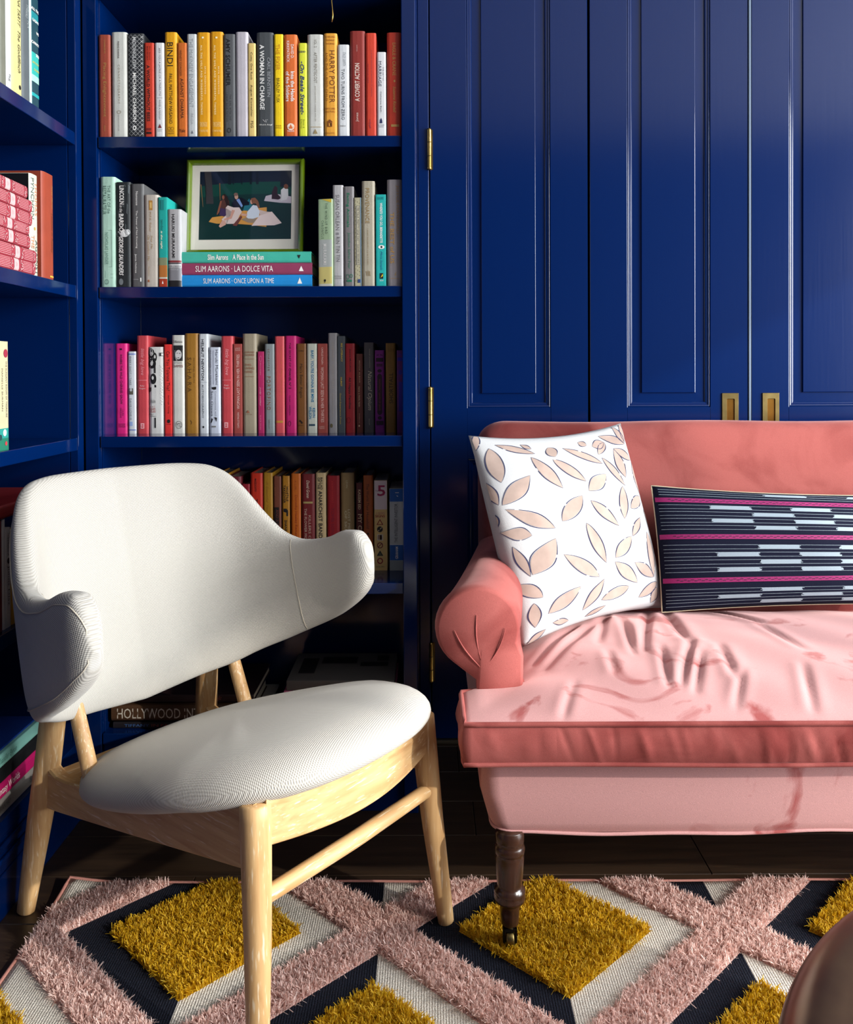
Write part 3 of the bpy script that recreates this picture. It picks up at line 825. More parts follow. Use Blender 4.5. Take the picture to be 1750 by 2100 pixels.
r2b = [
 (Z4,782,935,505,(178,206,164),'pale green',[('R',782,935,930,1215,(188,194,188)),('R',782,935,1215,1392,(222,208,128)),('R',782,935,1392,1416,(224,222,206)),('P',[(820,507),(930,545),(930,507)],(230,200,70)),(T,'THE WIND-UP BIRD',872,550,870,26,(60,80,66),'s'),(T,'CHRONICLE',830,730,920,26,(60,80,66),'s'),(T,'MURAKAMI',855,975,1190,38,'w','bs'),('C',855,1357,11,13,'k'),('R',851,857,1366,1382,'k')],{'hard':False,'turn':-0.22,'d':0.13}),
 (Z4,937,1050,358,(166,164,164),'ash grey',[(T,'SUSAN ORLEAN',990,460,830,40,(96,94,96)),('R',975,985,855,880,(120,118,120)),('R',992,1002,855,880,(120,118,120)),(T,'RIN TIN TIN',994,900,1160,36,(96,94,96)),(T,'SIMON &',992,1305,1320,80,'g','h'),(T,'SCHUSTER',992,1326,1342,80,'g','h')]),
 (Z4,1052,1163,372,(112,108,108),'lead grey',[(T,'Eating Animals',1098,440,800,38,(22,104,74),'b'),(T,'Jonathan Safran Foer',1108,855,1235,34,(26,108,78)),('O',1096,1318,20,26,5,(24,100,72)),('O',1134,1310,16,20,5,(24,100,72)),('R',1084,1140,1350,1372,(24,100,72))]),
 (Z4,1165,1240,490,(170,164,134),'slim spotted',[('L',[(1176+(i%3)*22,520+i*14,1182+(i%3)*22,524+i*14) for i in range(62)],5,(70,66,56)),('R',1188,1226,578,1190,(178,172,148)),('L',[(1188,578,1226,578),(1188,1190,1226,1190),(1188,578,1188,1190),(1226,578,1226,1190)],3,(60,66,84)),(T,'ME TALK PRETTY ONE DAY * DAVID SEDARIS',1207,595,1180,18,(66,64,60)),('R',1234,1240,492,1414,(28,104,148)),('R',1202,1230,1345,1382,(36,60,110))],{'hard':False}),
 (Z4,1244,1383,315,(164,156,136),'stone beige',[(T,'PROVENANCE',1305,390,760,42,(140,112,62)),(T,'LANEY SALISBURY and ALY SUJO',1306,815,1190,16,(140,116,74)),('L',[(1290,1260,1300,1310),(1310,1255,1316,1310),(1326,1260,1330,1312)],6,(140,116,74))]),
 (Z4,1392,1502,457,(24,170,164),'turquoise',[(T,'MARIA SEMPLE',1443,484,512,70,(12,120,122),'h'),(T,"WHERE'D YOU GO, BERNADETTE",1448,545,965,34,'w','b'),('C',1452,1008,34,20,'w'),('C',1452,1008,11,12,'k'),(T,'Maria Semple',1450,1055,1250,28,(16,60,130),'i'),('R',1436,1470,1282,1340,'k'),('P',[(1440,1330),(1466,1286),(1466,1312)],(220,200,30)),(T,'BACK BAY',1454,1352,1366,40,'w','h')],{'hard':False}),
 (Z4,1510,1672,300,(140,134,136),'mauve grey',[(T,'JOYCE MAYNARD',1622,360,870,38,(160,128,78)),(T,'THE BEST of US',1565,645,1180,44,(176,138,80),'b'),('L',[(1606,1270,1590,1310),(1590,1290,1612,1305),(1545,1338,1640,1338)],5,(160,128,78))]),
]
row('r2b', 'row right of frame', 'books right of the picture frame', 3, 2.008, r2b)
RB = (198, 66, 72)
r3 = [
 (Z5,288,412,228,(220,30,120),'hot pink',[(T,'WHERE THE WILD CHERRIES GROW',352,340,865,24,(70,8,44),'b'),('R',338,362,280,298,(60,6,40)),(T,'LAURA',368,920,990,14,(80,10,50)),(T,'MADELEINE',346,905,1008,14,(80,10,50)),(T,'THOMAS DUNNE BOOKS',356,1066,1110,76,(120,14,70),'h')]),
 (Z5,422,506,313,(214,216,218),'slim white',[('R',424,504,334,348,(120,136,190)),('R',424,504,1130,1142,(120,136,190)),(T,'EVERY SHOT I TAKE',450,365,665,18,(90,92,96)),('R',432,478,700,765,(90,84,70)),('C',454,716,14,16,(190,190,190)),(T,'DAVIS LOVE III',450,805,1030,20,(90,92,96)),('R',434,470,1050,1094,(150,170,214))]),
 (Z5,515,636,145,RB,'coral;|left coral red book with pink script, lower middle shelf',[(T,'little big love',572,280,560,48,(236,150,156),'i'),('R',530,622,612,616,(236,150,156)),(T,'Katy',572,664,684,48,(240,190,190),'h'),(T,'Regan',572,692,712,62,(240,190,190),'h'),('R',552,592,1066,1122,(236,170,172)),('R',562,582,1078,1090,RB),('R',562,582,1098,1112,RB)]),
 (Z5,640,800,265,(216,214,208),'black-lettered white',[(T,'8o',686,280,420,90,'k','bh'),('C',664,330,40,50,'k'),('C',664,330,14,20,(216,214,208)),('C',676,440,44,52,'k'),('C',672,440,16,22,(216,214,208)),('R',690,724,385,400,'k'),('R',700,716,385,540,'k'),('C',690,600,34,56,'k'),('C',684,590,12,20,(216,214,208)),('P',[(640,640),(722,668),(722,690),(640,690)],'k'),('P',[(640,690),(668,690),(664,730),(640,744)],'k'),(T,'The Man Who Loved Only Numbers',682,812,870,62,(50,46,46),'h'),(T,'Paul Erdős',682,880,955,60,(170,60,54),'h'),(T,'Paul',668,965,980,40,'k','h'),(T,'Hoffman',684,986,998,70,'k','h'),('R',702,716,1008,1116,(34,32,32)),('L',[(760+(i*13)%30,460+i*14,764+(i*13)%30,466+i*14) for i in range(30)],4,(120,118,118)),('R',760,800,326,362,(40,38,40)),('R',776,800,332,356,(216,214,208))]),
 (Z5,806,884,238,(226,52,48),'poppy red',[(T,'Can You Tolerate This?',848,310,725,34,'k'),(T,'Ashleigh Young',850,770,965,18,(60,8,8)),('C',850,1046,17,20,'k'),('R',828,872,1075,1080,(110,16,16))],{'hard':False}),
 (Z5,886,1018,140,(212,210,200),'ivory portrait',[(T,'DiBattista',950,196,222,100,(80,76,74),'h'),('R',900,1004,248,412,(30,30,32)),('P',[(916,300),(1000,300),(1000,410),(934,410),(918,370)],(150,148,144)),('C',958,345,34,50,(206,204,200)),('P',[(902,250),(1004,250),(1004,296),(960,284),(916,318),(902,318)],(18,18,20)),('L',[(938,332,952,328),(964,332,980,334)],6,(40,38,38)),('L',[(948,378,966,380)],7,(60,40,42)),(T,'FAST-TALKING',950,424,440,100,(130,124,120),'h'),(T,'DAMES',952,452,480,106,(110,34,40),'h'),('O',958,1084,36,40,4,(70,66,66)),(T,'YTL',958,1066,1104,52,(80,76,76),'h')]),
 (Z5,1022,1162,122,(160,112,36),'ochre',[(T,'S·A·H·A·R·A',1072,375,740,42,(96,62,16)),(T,'MICHAEL PALIN',1122,380,640,14,(110,74,22)),('L',[(1080,1036,1094,1060),(1094,1060,1084,1080)],6,(96,62,16))]),
 (Z5,1170,1268,127,(208,212,214),'bluish silver',[(T,'HELMUT NEWTON',1212,185,615,28,(44,46,52),'b'),('R',1178,1260,635,638,(150,156,160)),(T,'AUTOBIOGRAPHY',1212,660,1015,20,(70,74,80)),('C',1216,1108,9,12,'k')]),
 (Z5,1276,1400,268,(204,210,222),'frosty blue',[(T,'Haruki Murakami',1362,295,665,30,(44,48,60)),(T,'Absolutely on Music',1294,295,665,18,(60,64,76)),('R',1324,1328,300,660,(120,124,140)),('P',[(1304,690),(1356,684),(1354,712),(1330,716),(1310,708)],'k'),(T,'Seiji Ozawa',1306,730,995,30,(40,44,56)),(T,'Conversations with',1350,730,1000,14,(90,94,106)),('P',[(1334,1004),(1362,1010),(1356,1056),(1346,1030)],'k'),('P',[(1290,1070),(1304,1014),(1318,1026),(1306,1060)],'k'),('R',1304,1350,1096,1112,'g')]),
 (Z5,1407,1532,150,RB,'coral;|right coral red book with pink script, lower middle shelf',[(T,'little big love',1465,285,560,50,(240,160,164),'i'),('R',1416,1510,612,616,(236,150,156)),(T,'Katy',1462,660,680,48,(240,190,190),'h'),(T,'Regan',1462,688,708,62,(240,190,190),'h'),('R',1436,1478,1060,1116,(236,170,172)),('R',1446,1468,1072,1084,RB),('R',1446,1468,1092,1106,RB)]),
 (Z5,1536,1628,233,(160,70,62),'dusty red',[(T,'WOMAN LAST SEEN IN HER THIRTIES',1586,345,920,30,(230,196,186),'u'),(T,'CAMILLE PAGÁN',1582,955,1120,24,(230,196,186),'u'),(T,'LAKE',1582,272,286,56,(220,180,170),'h'),(T,'UNION',1582,292,306,56,(220,180,170),'h')],{'hard':False}),
 (Z5,1632,1780,125,(158,146,122),'wide khaki',[(T,'EDMUND',1706,312,332,104,(150,92,64),'h'),(T,'MORRIS',1706,340,360,104,(150,92,64),'h'),('R',1655,1756,390,394,(140,100,74)),(T,'THIS',1690,442,466,72,(150,92,64),'h'),(T,'LIVING',1706,478,502,106,(150,92,64),'h'),(T,'HAND',1698,514,540,88,(150,92,64),'h'),('R',1655,1756,576,580,(140,100,74)),('P',[(1688,930),(1670,960),(1706,960)],(150,92,64)),(T,'RANDOM',1698,970,982,70,(140,110,84),'h')]),
 (Z6,146,213,313,(176,34,92),'slim raspberry',[('O',178,388,14,30,3,(220,120,150)),(T,'judy astley',172,680,880,18,(226,170,180),'i'),(T,'BLACK SWAN',172,975,1125,16,(220,120,150)),(T,'PEACH REVIEW',174,430,560,10,(226,140,160))],{'hard':False}),
 (Z6,220,323,233,(134,142,142),'greenish grey',[(T,'SCHAEFFER',262,285,515,20,(116,84,60),'s'),(T,'PORTOFINO',262,570,920,40,(132,82,50),'s'),(T,'BERKLEY',264,1020,1120,12,(100,86,74))]),
 (Z6,327,428,152,(206,76,82),'salmon red',[(T,'Travels in a Thin Country',396,260,770,24,(214,110,70),'i'),(T,'Reading Women',350,400,640,14,(214,110,80)),('R',334,412,1030,1054,(190,130,50))]),
 (Z6,435,553,148,(192,24,104),'magenta',[(T,'THE SECRET OF',487,220,470,22,(60,6,36)),(T,'CHANEL N° 5',487,485,700,26,(46,4,28),'b'),(T,'TILAR J. MAZZEO',480,765,975,18,(70,8,44)),('O',480,1062,16,28,4,(60,6,36))]),
 (Z6,557,658,230,(116,70,22),'saddle brown',[(T,"Man's Better Angels",602,440,795,40,(46,26,8)),(T,'GURA',604,298,312,60,(60,34,10),'h'),('P',[(562,1060),(590,1020),(620,1050),(616,1064)],(40,22,8)),(T,'HARVARD',592,1074,1086,60,(60,34,10),'h')]),
 (Z6,664,774,230,(194,196,180),'pale sage',[(T,"BABY, YOU'RE GONNA BE MINE",722,300,840,36,(14,110,150),'b'),(T,'KEVIN',738,900,1000,28,(14,110,150),'b'),(T,'WILSON',700,885,1015,28,(14,110,150),'b'),('C',694,1077,9,10,(20,60,80)),('C',710,1077,9,10,(20,60,80)),('C',726,1077,9,10,(20,60,80)),('C',742,1077,9,10,(20,60,80))]),
 (Z6,778,884,230,(152,66,56),'terracotta',[(T,'CAMILLE PAGÁN',832,270,445,26,(226,186,174)),(T,'WOMAN LAST SEEN IN HER THIRTIES',828,475,1050,32,(226,186,174)),(T,'LAKE',820,1088,1102,56,(210,160,146),'h'),(T,'UNION',820,1106,1120,56,(210,160,146),'h')],{'hard':False}),
 (Z6,890,985,118,(142,138,138),'tall ash',[(T,'CONSTANCE',940,205,410,18,(158,146,132)),(T,'WHEATFIELD',940,440,700,24,(158,148,138)),(T,'ARTS COUNCIL',936,740,1000,16,(158,148,138)),('C',922,1085,14,22,(90,80,50))]),
 (Z6,988,1068,150,(64,70,74),'dark slate',[(T,'BIZ LITERACY',1034,225,420,18,(190,160,50),'b'),(T,'HURST',1028,580,675,18,(190,160,50),'b'),(T,'Good Experience Press',1016,745,1070,18,(190,160,50))],{'hard':False}),
 (Z6,1070,1172,228,(150,24,30),'deep red',[(T,'Jeanne McCulloch',1122,285,525,20,(26,6,8),'b'),(T,'All Happy Families',1116,580,910,32,(26,6,8),'b'),('O',1104,1030,22,30,3,(60,10,14))]),
 (Z6,1186,1258,338,(98,42,28),'short cocoa',[(T,'MITCH ALBOM',1222,410,635,14,(200,170,130),'s'),(T,'have a little faith',1218,680,890,16,(210,180,140)),('C',1216,1088,8,10,(200,170,130)),(T,'HYPERION',1218,960,1060,10,(180,140,110))]),
 (Z6,1268,1372,218,(82,78,78),'smoky grey',[(T,'Natural Opium',1325,515,925,56,(196,184,160),'i'),(T,'DIANE JOHNSON',1328,285,480,14,(170,160,140)),(T,'KNOPF',1322,1015,1080,12,(170,160,140))]),
 (Z6,1382,1484,300,(122,28,122),'violet',[('L',[(1400,350,1424,350),(1440,350,1466,350),(1404,356,1424,344),(1440,344,1466,356)],6,(40,8,30)),('R',1394,1474,380,420,(40,10,26)),('R',1400,1466,440,470,(70,14,60)),('C',1434,515,24,18,(40,10,26)),('C',1434,580,26,36,(40,10,26)),('R',1408,1460,570,940,(40,10,26)),('C',1434,940,28,36,(40,10,26)),(T,'WHITMAN * LEAVES OF GRASS',1434,600,930,18,(130,60,40)),('C',1434,1005,22,18,(40,10,26)),('R',1396,1474,1036,1078,(40,10,26)),('C',1434,1057,16,16,(122,28,122))]),
 (Z6,1497,1602,225,(134,98,34),'antique gold',[(T,'SHORTFALL',1555,535,855,44,(44,32,12),'u'),('L',[(1530,282,1530,316),(1556,282,1556,316),(1580,282,1580,316)],10,(120,86,30))]),
 (Z6,1614,1688,300,(88,20,104),'indigo violet',[('R',1624,1680,376,412,(40,20,150)),('L',[(1634,350,1660,340),(1640,340,1672,352)],6,(60,30,150)),('R',1636,1676,630,940,(46,22,140)),('C',1654,530,20,28,(50,26,140))]),
]
row('r3', 'lower middle shelf', 'books in the pink and red row', 2, 2.10, r3)
r4 = [
 (Z7,85,188,178,(214,148,44),'honey yellow',[(T,'BEFORE THE FALL',158,245,760,28,'k','b')]),
 (Z7,192,310,198,(112,30,40),'wine red',[]),
 (Z7,314,384,262,(150,24,40),'slim crimson',[(T,'Guy Kawasaki',342,305,640,32,(120,70,60))]),
 (Z7,388,494,168,(196,44,18),'vermilion',[(T,'MAZZUCATO',434,215,325,16,(30,8,6),'b'),(T,'THE VALUE OF EVERYTHING',438,390,880,28,(30,8,6),'b')]),
 (Z7,498,580,165,(170,122,24),'olive mustard',[(T,'A Beautiful Young Wife',532,240,620,26,(150,100,20),'i')]),
 (Z7,586,653,195,(116,60,40),'slim chestnut',[('R',592,634,460,1000,(18,14,14)),(T,'AND A COUNTRY',618,480,760,24,(110,50,40)),(T,'novel',600,290,360,14,(160,100,70))]),
 (Z7,660,725,192,(176,118,26),'slim ochre',[(T,'HOSTILE',706,285,410,20,'k','b'),(T,'TAKEOVER',680,270,425,20,'k','b'),('P',[(672,472),(700,472),(712,490),(712,536),(698,536),(698,506),(672,498)],'k'),(T,'SHANE KUHN',692,570,760,22,'k','b')]),
 (Z7,736,820,172,(196,98,18),'pumpkin',[(T,'Dorothy Healey Remembers',778,355,790,26,(150,40,10)),(T,'A LIFE',776,230,310,14,(160,70,20))]),
 (Z7,826,940,175,(112,26,28),'oxblood',[(T,'David Grann',882,230,380,26,(226,206,180),'i'),('R',840,922,412,428,(170,150,90)),(T,'THE FLOWER MOON',860,470,790,22,(200,170,150)),(T,'KILLERS OF',896,530,760,22,(190,160,140))]),
 (Z7,946,1036,165,(196,170,124),'parchment',[(T,'BALLAD',998,205,310,20,'k','b'),(T,'OF THE',974,205,305,20,'k','b'),(T,'ANARCHIST BANDITS',988,320,790,34,'k','b')]),
 (Z7,1044,1152,190,(150,14,26),'blood red',[(T,'JULIAN HERBERT',1088,235,425,18,(190,50,50)),(T,'TOMB SONG',1092,465,720,28,(120,20,40))]),
 (Z7,1162,1276,165,(150,122,76),'tan',[(T,'LEVIN',1214,230,295,16,(200,186,150)),(T,'LOST MEMORY',1232,480,780,20,(206,194,160)),(T,'OF SKIN',1204,490,700,20,(206,194,160))]),
 (Z7,1292,1348,252,(84,22,18),'slim mahogany red',[(T,'KASSEM EID',1322,310,480,24,(206,180,140),'b'),(T,'MY COUNTRY',1326,520,900,36,(206,180,140))]),
 (Z7,1354,1438,187,(166,80,24),'russet orange',[(T,'The World Their Household',1392,260,645,24,(50,20,8)),('C',1394,688,8,10,(50,20,8)),(T,'HUMES',1394,730,860,24,(50,20,8))]),
 (Z7,1447,1560,230,(226,190,120),'cream sign-chart',[('R',1448,1558,232,480,(226,206,204)),(T,'5',1510,272,365,70,(170,30,80),'bh'),(T,'TASCHEN',1496,314,326,80,(120,30,40),'h'),(T,'1000',1500,503,522,74,(196,120,110),'h'),(T,'SIGNS',1498,526,548,84,(160,30,34),'bh'),
   ('P',[(1496,560),(1466,612),(1526,612)],(150,40,34)),('P',[(1496,574),(1478,606),(1514,606)],(226,190,120)),('C',1496,650,25,25,(30,26,26)),('L',[(1482,664,1510,636)],7,(226,206,170)),('R',1472,1524,694,746,(220,210,190)),('R',1478,1518,700,740,(180,120,90)),('L',[(1478,740,1518,700)],6,(90,30,30)),('O',1496,788,26,26,7,(120,30,40)),('L',[(1480,804,1512,772)],6,(120,30,40)),('P',[(1496,832),(1468,878),(1524,878)],(30,40,36)),('P',[(1496,846),(1480,872),(1512,872)],(96,96,70)),('O',1496,922,26,26,9,(150,30,34)),(T,'COLORS',1496,966,978,72,(60,40,30),'h')],{'hard':False}),
 (Z7,1578,1698,300,(196,198,198),'blue-banded',[('R',1578,1698,302,412,(20,88,168)),('R',1578,1698,785,918,(20,88,168)),('R',1578,1698,920,1003,(150,158,160)),(T,'THE INTELLIGENT INVESTOR',1634,430,765,26,(70,74,80),'u'),(T,'GRAHAM',1640,800,905,24,'w','bu'),('L',[(1640,360,1652,368),(1628,335,1660,335)],5,'w'),('R',1578,1698,780,785,(220,220,220))],{'hard':False}),
]
row('r4', 'shelf behind the armchair', 'books in the row behind the armchair', 1, 2.13, r4)

# flat stack under the picture frame
def flat(loc, length, thick, depth, color, items, label, group, rotz=0.0, hard=True, mat=None):
    """book lying flat; spine faces -Y (front) or +X (rotz=90deg); text reads along the spine"""
    e = book(loc, thick, length, depth, color, None, hard, items, mat)
    e.matrix_world = Matrix.Translation(loc) @ Matrix.Rotation(rotz, 4, 'Z') @ Matrix.Rotation(-math.pi / 2, 4, 'Y')
    tag(e, label, 'book', group)
    return e
yst = 2.012
def flat_front(px0, px1, py_top, py_bot, color, items_px, label, group, yb=yst, depth=0.22, zbase=None, hard=True):
    A = at_y(px0, py_top, yb); B = at_y(px1, py_bot, yb)
    zb = B.z if zbase is None else zbase
    L, th = B.x - A.x, A.z - zb
    kx = L / (px1 - px0)
    its = []
    for (t, a0, a1, hfrac, c, st) in items_px:
        if t in '^_':
            m_, e_ = L - ((a0 + a1) / 2 - px0) * kx, (a1 - a0) / 2 * kx
            sg = 1 if t == '^' else -1
            its.append(('P', [(sg * th * hfrac / 2, m_), (-sg * th * hfrac / 2, m_ - e_), (-sg * th * hfrac / 2, m_ + e_)], c)); continue
        its.append(('T', t, 0.0, L - (a0 - px0) * kx, L - (a1 - px0) * kx, th * hfrac, c, st))
    # local z runs from the right end (0) to the left end (L)
    e = flat((B.x, yb, zb + th / 2), L, th, depth, color, its, label, group, 0.0, hard)
    return e, A.z
G = 'oversized books stacked flat under the picture frame'
zs = SHELF_Z[3]
e, zs = flat_front(363, 640, 564, 587, (20, 136, 206), [('SLIM AARONS · ONCE UPON A TIME', 417, 562, 0.42, 'w', ''), ('^', 610, 620, 0.5, 'w', '')], 'bright blue oversized book lying flat at the bottom of the stack', G, zbase=zs)
e, zs = flat_front(363, 640, 539.5, 564, (142, 56, 88), [('SLIM AARONS · LA DOLCE VITA', 401, 560, 0.50, 'w', ''), ('^', 613, 623, 0.45, 'w', '')], 'plum oversized book lying flat between the blue and teal ones', G, zbase=zs + 0.0004)
e, zs = flat_front(361, 638, 516.5, 539.5, (64, 178, 156), [('Slim Aarons', 426, 468, 0.5, 'w', 'b'), ('A Place In the Sun', 477, 541, 0.5, 'w', 'b'), ('_', 610, 617, 0.35, 'k', 'b')], 'teal oversized book lying flat directly under the picture frame', G, zbase=zs + 0.0004)
Z_STACK = zs

# bottom shelf behind the chair: coffee-table books and magazines lying flat
G = 'large books lying flat on the bottom shelf'
zs = SHELF_Z[0]
e, zs = flat_front(232, 530, 1481.5, 1502, (22, 18, 24), [('TIFFANY', 255, 306, 0.42, (60, 96, 150), ''), ('IN', 311, 325, 0.42, (150, 70, 60), ''), ('FASHION', 330, 392, 0.42, (150, 40, 50), '')], 'black book with coloured capitals lying lowest behind the armchair', G, yb=2.03, zbase=zs)
e, zs = flat_front(236, 540, 1472.5, 1481.5, (196, 192, 184), [], 'thin white magazine lying between two dark books on the bottom shelf', G, yb=2.045, zbase=zs + 0.0003, hard=False)
e, zs = flat_front(228, 512, 1448, 1472.5, (74, 48, 26), [('HOLLYWOOD INTERIORS', 240, 474, 0.66, (206, 198, 184), '')], 'dark brown book with thin white capitals lying behind the armchair', G, yb=2.025, zbase=zs + 0.0003)
e, zs = flat_front(240, 520, 1426, 1448, (40, 20, 22), [('* ~ *', 400, 455, 0.7, (130, 60, 50), 'i')], 'dark patterned book on top of the brown one, bottom shelf', G, yb=2.04, zbase=zs + 0.0003)
G = 'magazines lying flat on the bottom shelf'
zs = SHELF_Z[0]
mags = [((60, 60, 66), 'slate grey magazine lying at the base of the right-hand pile'), ((30, 32, 40), 'black magazine second from below in the right-hand pile'),
        ((206, 96, 140), 'pink magazine in the right-hand pile on the bottom shelf'), ((96, 92, 90), 'grey magazine with black print on top of the right-hand pile')]
for i, (c, lab) in enumerate(mags):
    th = (0.030, 0.032, 0.022, 0.024)[i]
    X0, X1 = -0.365 + 0.006 * i, -0.075 - 0.004 * i
    e = flat((X1, 2.03 + 0.004 * i, zs + th / 2), X1 - X0, th, 0.20, c, [], lab, G, 0.0, False)
    if i == 3:
        its = []
        m = print_mat('k')
        for (x0, x1, y0, y1) in ((0.02, 0.09, 0.10, 0.13), (0.02, 0.05, 0.14, 0.18), (0.10, 0.19, 0.12, 0.17), (0.20, 0.24, 0.05, 0.16)):
            V = [(th / 2 + 0.0006, y0, x0), (th / 2 + 0.0006, y1, x0), (th / 2 + 0.0006, y1, x1), (th / 2 + 0.0006, y0, x1)]
            mesh_obj('cover_print', V, [(0, 1, 2, 3)], m, e)
    zs += th + 0.0004

# ------------------------------------------------------------------ books of the left bookcase (spines face right)
XS = -0.828
def side_row(group, zi, lst, x=XS):
    for (px0, px1, h, color, label, items, *rest) in lst:
        opt = rest[0] if rest else {}
        y0 = at_x(px0, 800, x).y; y1 = at_x(px1, 800, x).y
        w = y1 - y0 - 0.0006
        its = []
        for it in items:
            if it[0] == 'T': its.append(('T', it[1], it[2] * w, it[3] * h, it[4] * h, it[5] * w, it[6], it[7] if len(it) > 7 else ''))
            elif it[0] == 'R': its.append(('R', it[1] * w, it[2] * w, it[3] * h, it[4] * h, it[5]))
            elif it[0] == 'C': its.append(('C', it[1] * w, it[2] * h, it[3] * w, it[3] * w, it[4]))
        e = book((x, (y0 + y1) / 2, SHELF_Z[zi]), w, h, opt.get('d', 0.16), color, (0, 0, math.pi / 2), opt.get('hard', True), its)
        tag(e, label, 'book', group)
side_row('books on the upper left shelf', 4, [
 (-16, 7, 0.235, (172, 168, 160), 'light grey book with black script at the upper left image edge', [(T, 'David Sedaris', 0.0, 0.55, 0.22, 0.3, 'k', 'i')]),
 (7, 20, 0.25, (110, 112, 98), 'slim olive grey book on the upper left shelf', []),
 (20, 30.5, 0.24, (186, 190, 187), 'slim white book between olive and pale yellow ones, upper left', [(T, 'fsg', 0.0, 0.15, 0.09, 0.4, 'g')]),
 (30.5, 53, 0.235, (196, 188, 128), 'pale yellow book with black script, upper left shelf', [(T, 'DONNA TARTT', 0.15, 0.97, 0.62, 0.24, (60, 56, 30), 'i'), (T, 'The Goldfinch', 0.15, 0.58, 0.22, 0.24, (60, 56, 30), 'i'), ('C', 0.2, 0.10, 0.1, 'k')]),
 (53, 69, 0.24, (84, 92, 96), 'slate grey book between yellow and teal ones, upper left', [(T, 'THE', 0.1, 0.86, 0.80, 0.3, (150, 160, 160)), (T, 'WORLD', 0.0, 0.80, 0.74, 0.3, (160, 168, 168)), (T, 'FLA', 0.2, 0.72, 0.66, 0.3, (160, 168, 168))]),
 (69, 88, 0.236, (20, 62, 74), 'glossy black and teal book at the end of the upper left row', [('R', -0.49, 0.49, 0.86, 0.78, (14, 122, 128)), ('R', -0.49, 0.49, 0.50, 0.30, (40, 160, 150)), ('R', -0.49, 0.49, 0.30, 0.24, (150, 200, 180)), ('R', -0.49, 0.49, 0.14, 0.11, (20, 150, 150)),
   (T, 'ALL THE', 0.0, 0.90, 0.875, 0.8, 'w', 'bh'), (T, 'LIGHT', 0.05, 0.80, 0.775, 0.7, 'w', 'bh'), (T, 'WE', 0.2, 0.70, 0.675, 0.3, 'w', 'bh'), (T, 'CANNOT', 0.0, 0.60, 0.575, 0.8, 'w', 'bh'), (T, 'SEE', 0.2, 0.50, 0.475, 0.4, 'w', 'bh'), (T, 'ANTHONY', 0.0, 0.42, 0.40, 0.7, (210, 190, 60), 'h'), (T, 'DOERR', 0.1, 0.36, 0.34, 0.6, (210, 190, 60), 'h'), ('R', -0.5, -0.40, 1.0, 0.0, (180, 216, 206))]),
])
side_row('books behind the pink stack', 3, [
 (66, 82, 0.214, (196, 198, 178), 'white-spined black book beside the pink stack, left shelf', [(T, 'THOMAS', 0.18, 0.93, 0.60, 0.32, (200, 120, 84)), (T, 'PYNCHON', -0.24, 0.96, 0.56, 0.32, (70, 84, 80)), ('C', 0.0, 0.47, 0.1, (190, 150, 70)), (T, 'AGAINST', 0.2, 0.36, 0.02, 0.32, (70, 84, 80)), (T, 'THE DAY', -0.24, 0.40, 0.1, 0.3, (200, 120, 84))], {'d': 0.17}),
 (91, 115, 0.232, (150, 60, 36), 'rust orange clothbound book at the end of the left shelf', [(T, 'Steve Martin', 0.3, 0.90, 0.68, 0.12, GOLD, 'i'), (T, 'Lessons in Reality', 0.25, 0.64, 0.26, 0.2, (110, 60, 24), 'i'), ('R', 0.05, 0.4, 0.045, 0.03, (220, 170, 60))], {'d': 0.17}),
])
# the black board of the white-spined book faces the room
bb_e = bpy.data.objects[[o.name for o in bpy.data.objects if o.get('label', '').startswith('white-spined')][0]]
wloc = bb_e['_w']
bo = box('black_jacket', -wloc / 2 - 0.0007, -wloc / 2 - 0.0001, 0.004, 0.168, 0.001, 0.213, plain('black_jacket', (20, 20, 22), 0.4), bb_e)
side_row('books on the middle left shelf', 2, [
 (-5, 17.5, 0.212, (196, 187, 148), 'cream book with green floral foot standing alone, left shelf', [('R', -0.49, 0.49, 0.20, 0.11, (30, 140, 128)), ('R', -0.49, 0.49, 0.11, 0.0, (20, 110, 84)), ('C', 0.25, 0.89, 0.2, (150, 40, 60)), ('C', 0.1, 0.16, 0.16, (200, 226, 210)), ('C', -0.3, 0.12, 0.14, (14, 60, 60)), (T, 'THE ELEGANT ROOM OF TREASURE', 0.28, 0.82, 0.30, 0.12, (80, 70, 60)), (T, 'DANIELLE BURMAN', -0.1, 0.75, 0.36, 0.1, (80, 70, 60)), ('C', 0.2, 0.06, 0.1, (190, 50, 60))], {'hard': False, 'd': 0.13}),
])
side_row('books on the lower left shelf', 1, [
 (-14, 3, 0.215, (110, 20, 24), 'dark red book at the left image edge, beside the armchair back', []),
 (3, 8, 0.215, (206, 204, 196), 'slim ivory book beside the armchair back, left shelf', []),
 (8, 20, 0.195, (196, 194, 188), 'grey-white book with a black oval beside the armchair back', [(T, 'Junot Díaz', 0.0, 0.62, 0.22, 0.4, (60, 50, 50)), (T, 'The Brief Wondrous Life', 0.0, 0.95, 0.72, 0.4, (90, 86, 86)), ('C', 0.0, 0.67, 0.26, (40, 40, 44))]),
 (20, 44, 0.185, (190, 140, 30), 'ochre yellow book beside the armchair back, left shelf', []),
])
# red book lying on top of that row
zs = SHELF_Z[1] + 0.216
e = flat((XS + 0.006, 1.62, zs + 0.014), 0.30, 0.026, 0.19, (132, 22, 24), [], 'red hardback lying flat across the row beside the armchair back', 'books on the lower left shelf', math.pi / 2)
# (turned so that its spine faces the room)
e.matrix_world = Matrix.Translation((XS + 0.006, 1.90, zs + 0.0145)) @ Matrix.Rotation(math.pi / 2, 4, 'Z') @ Matrix.Rotation(-math.pi / 2, 4, 'Y')

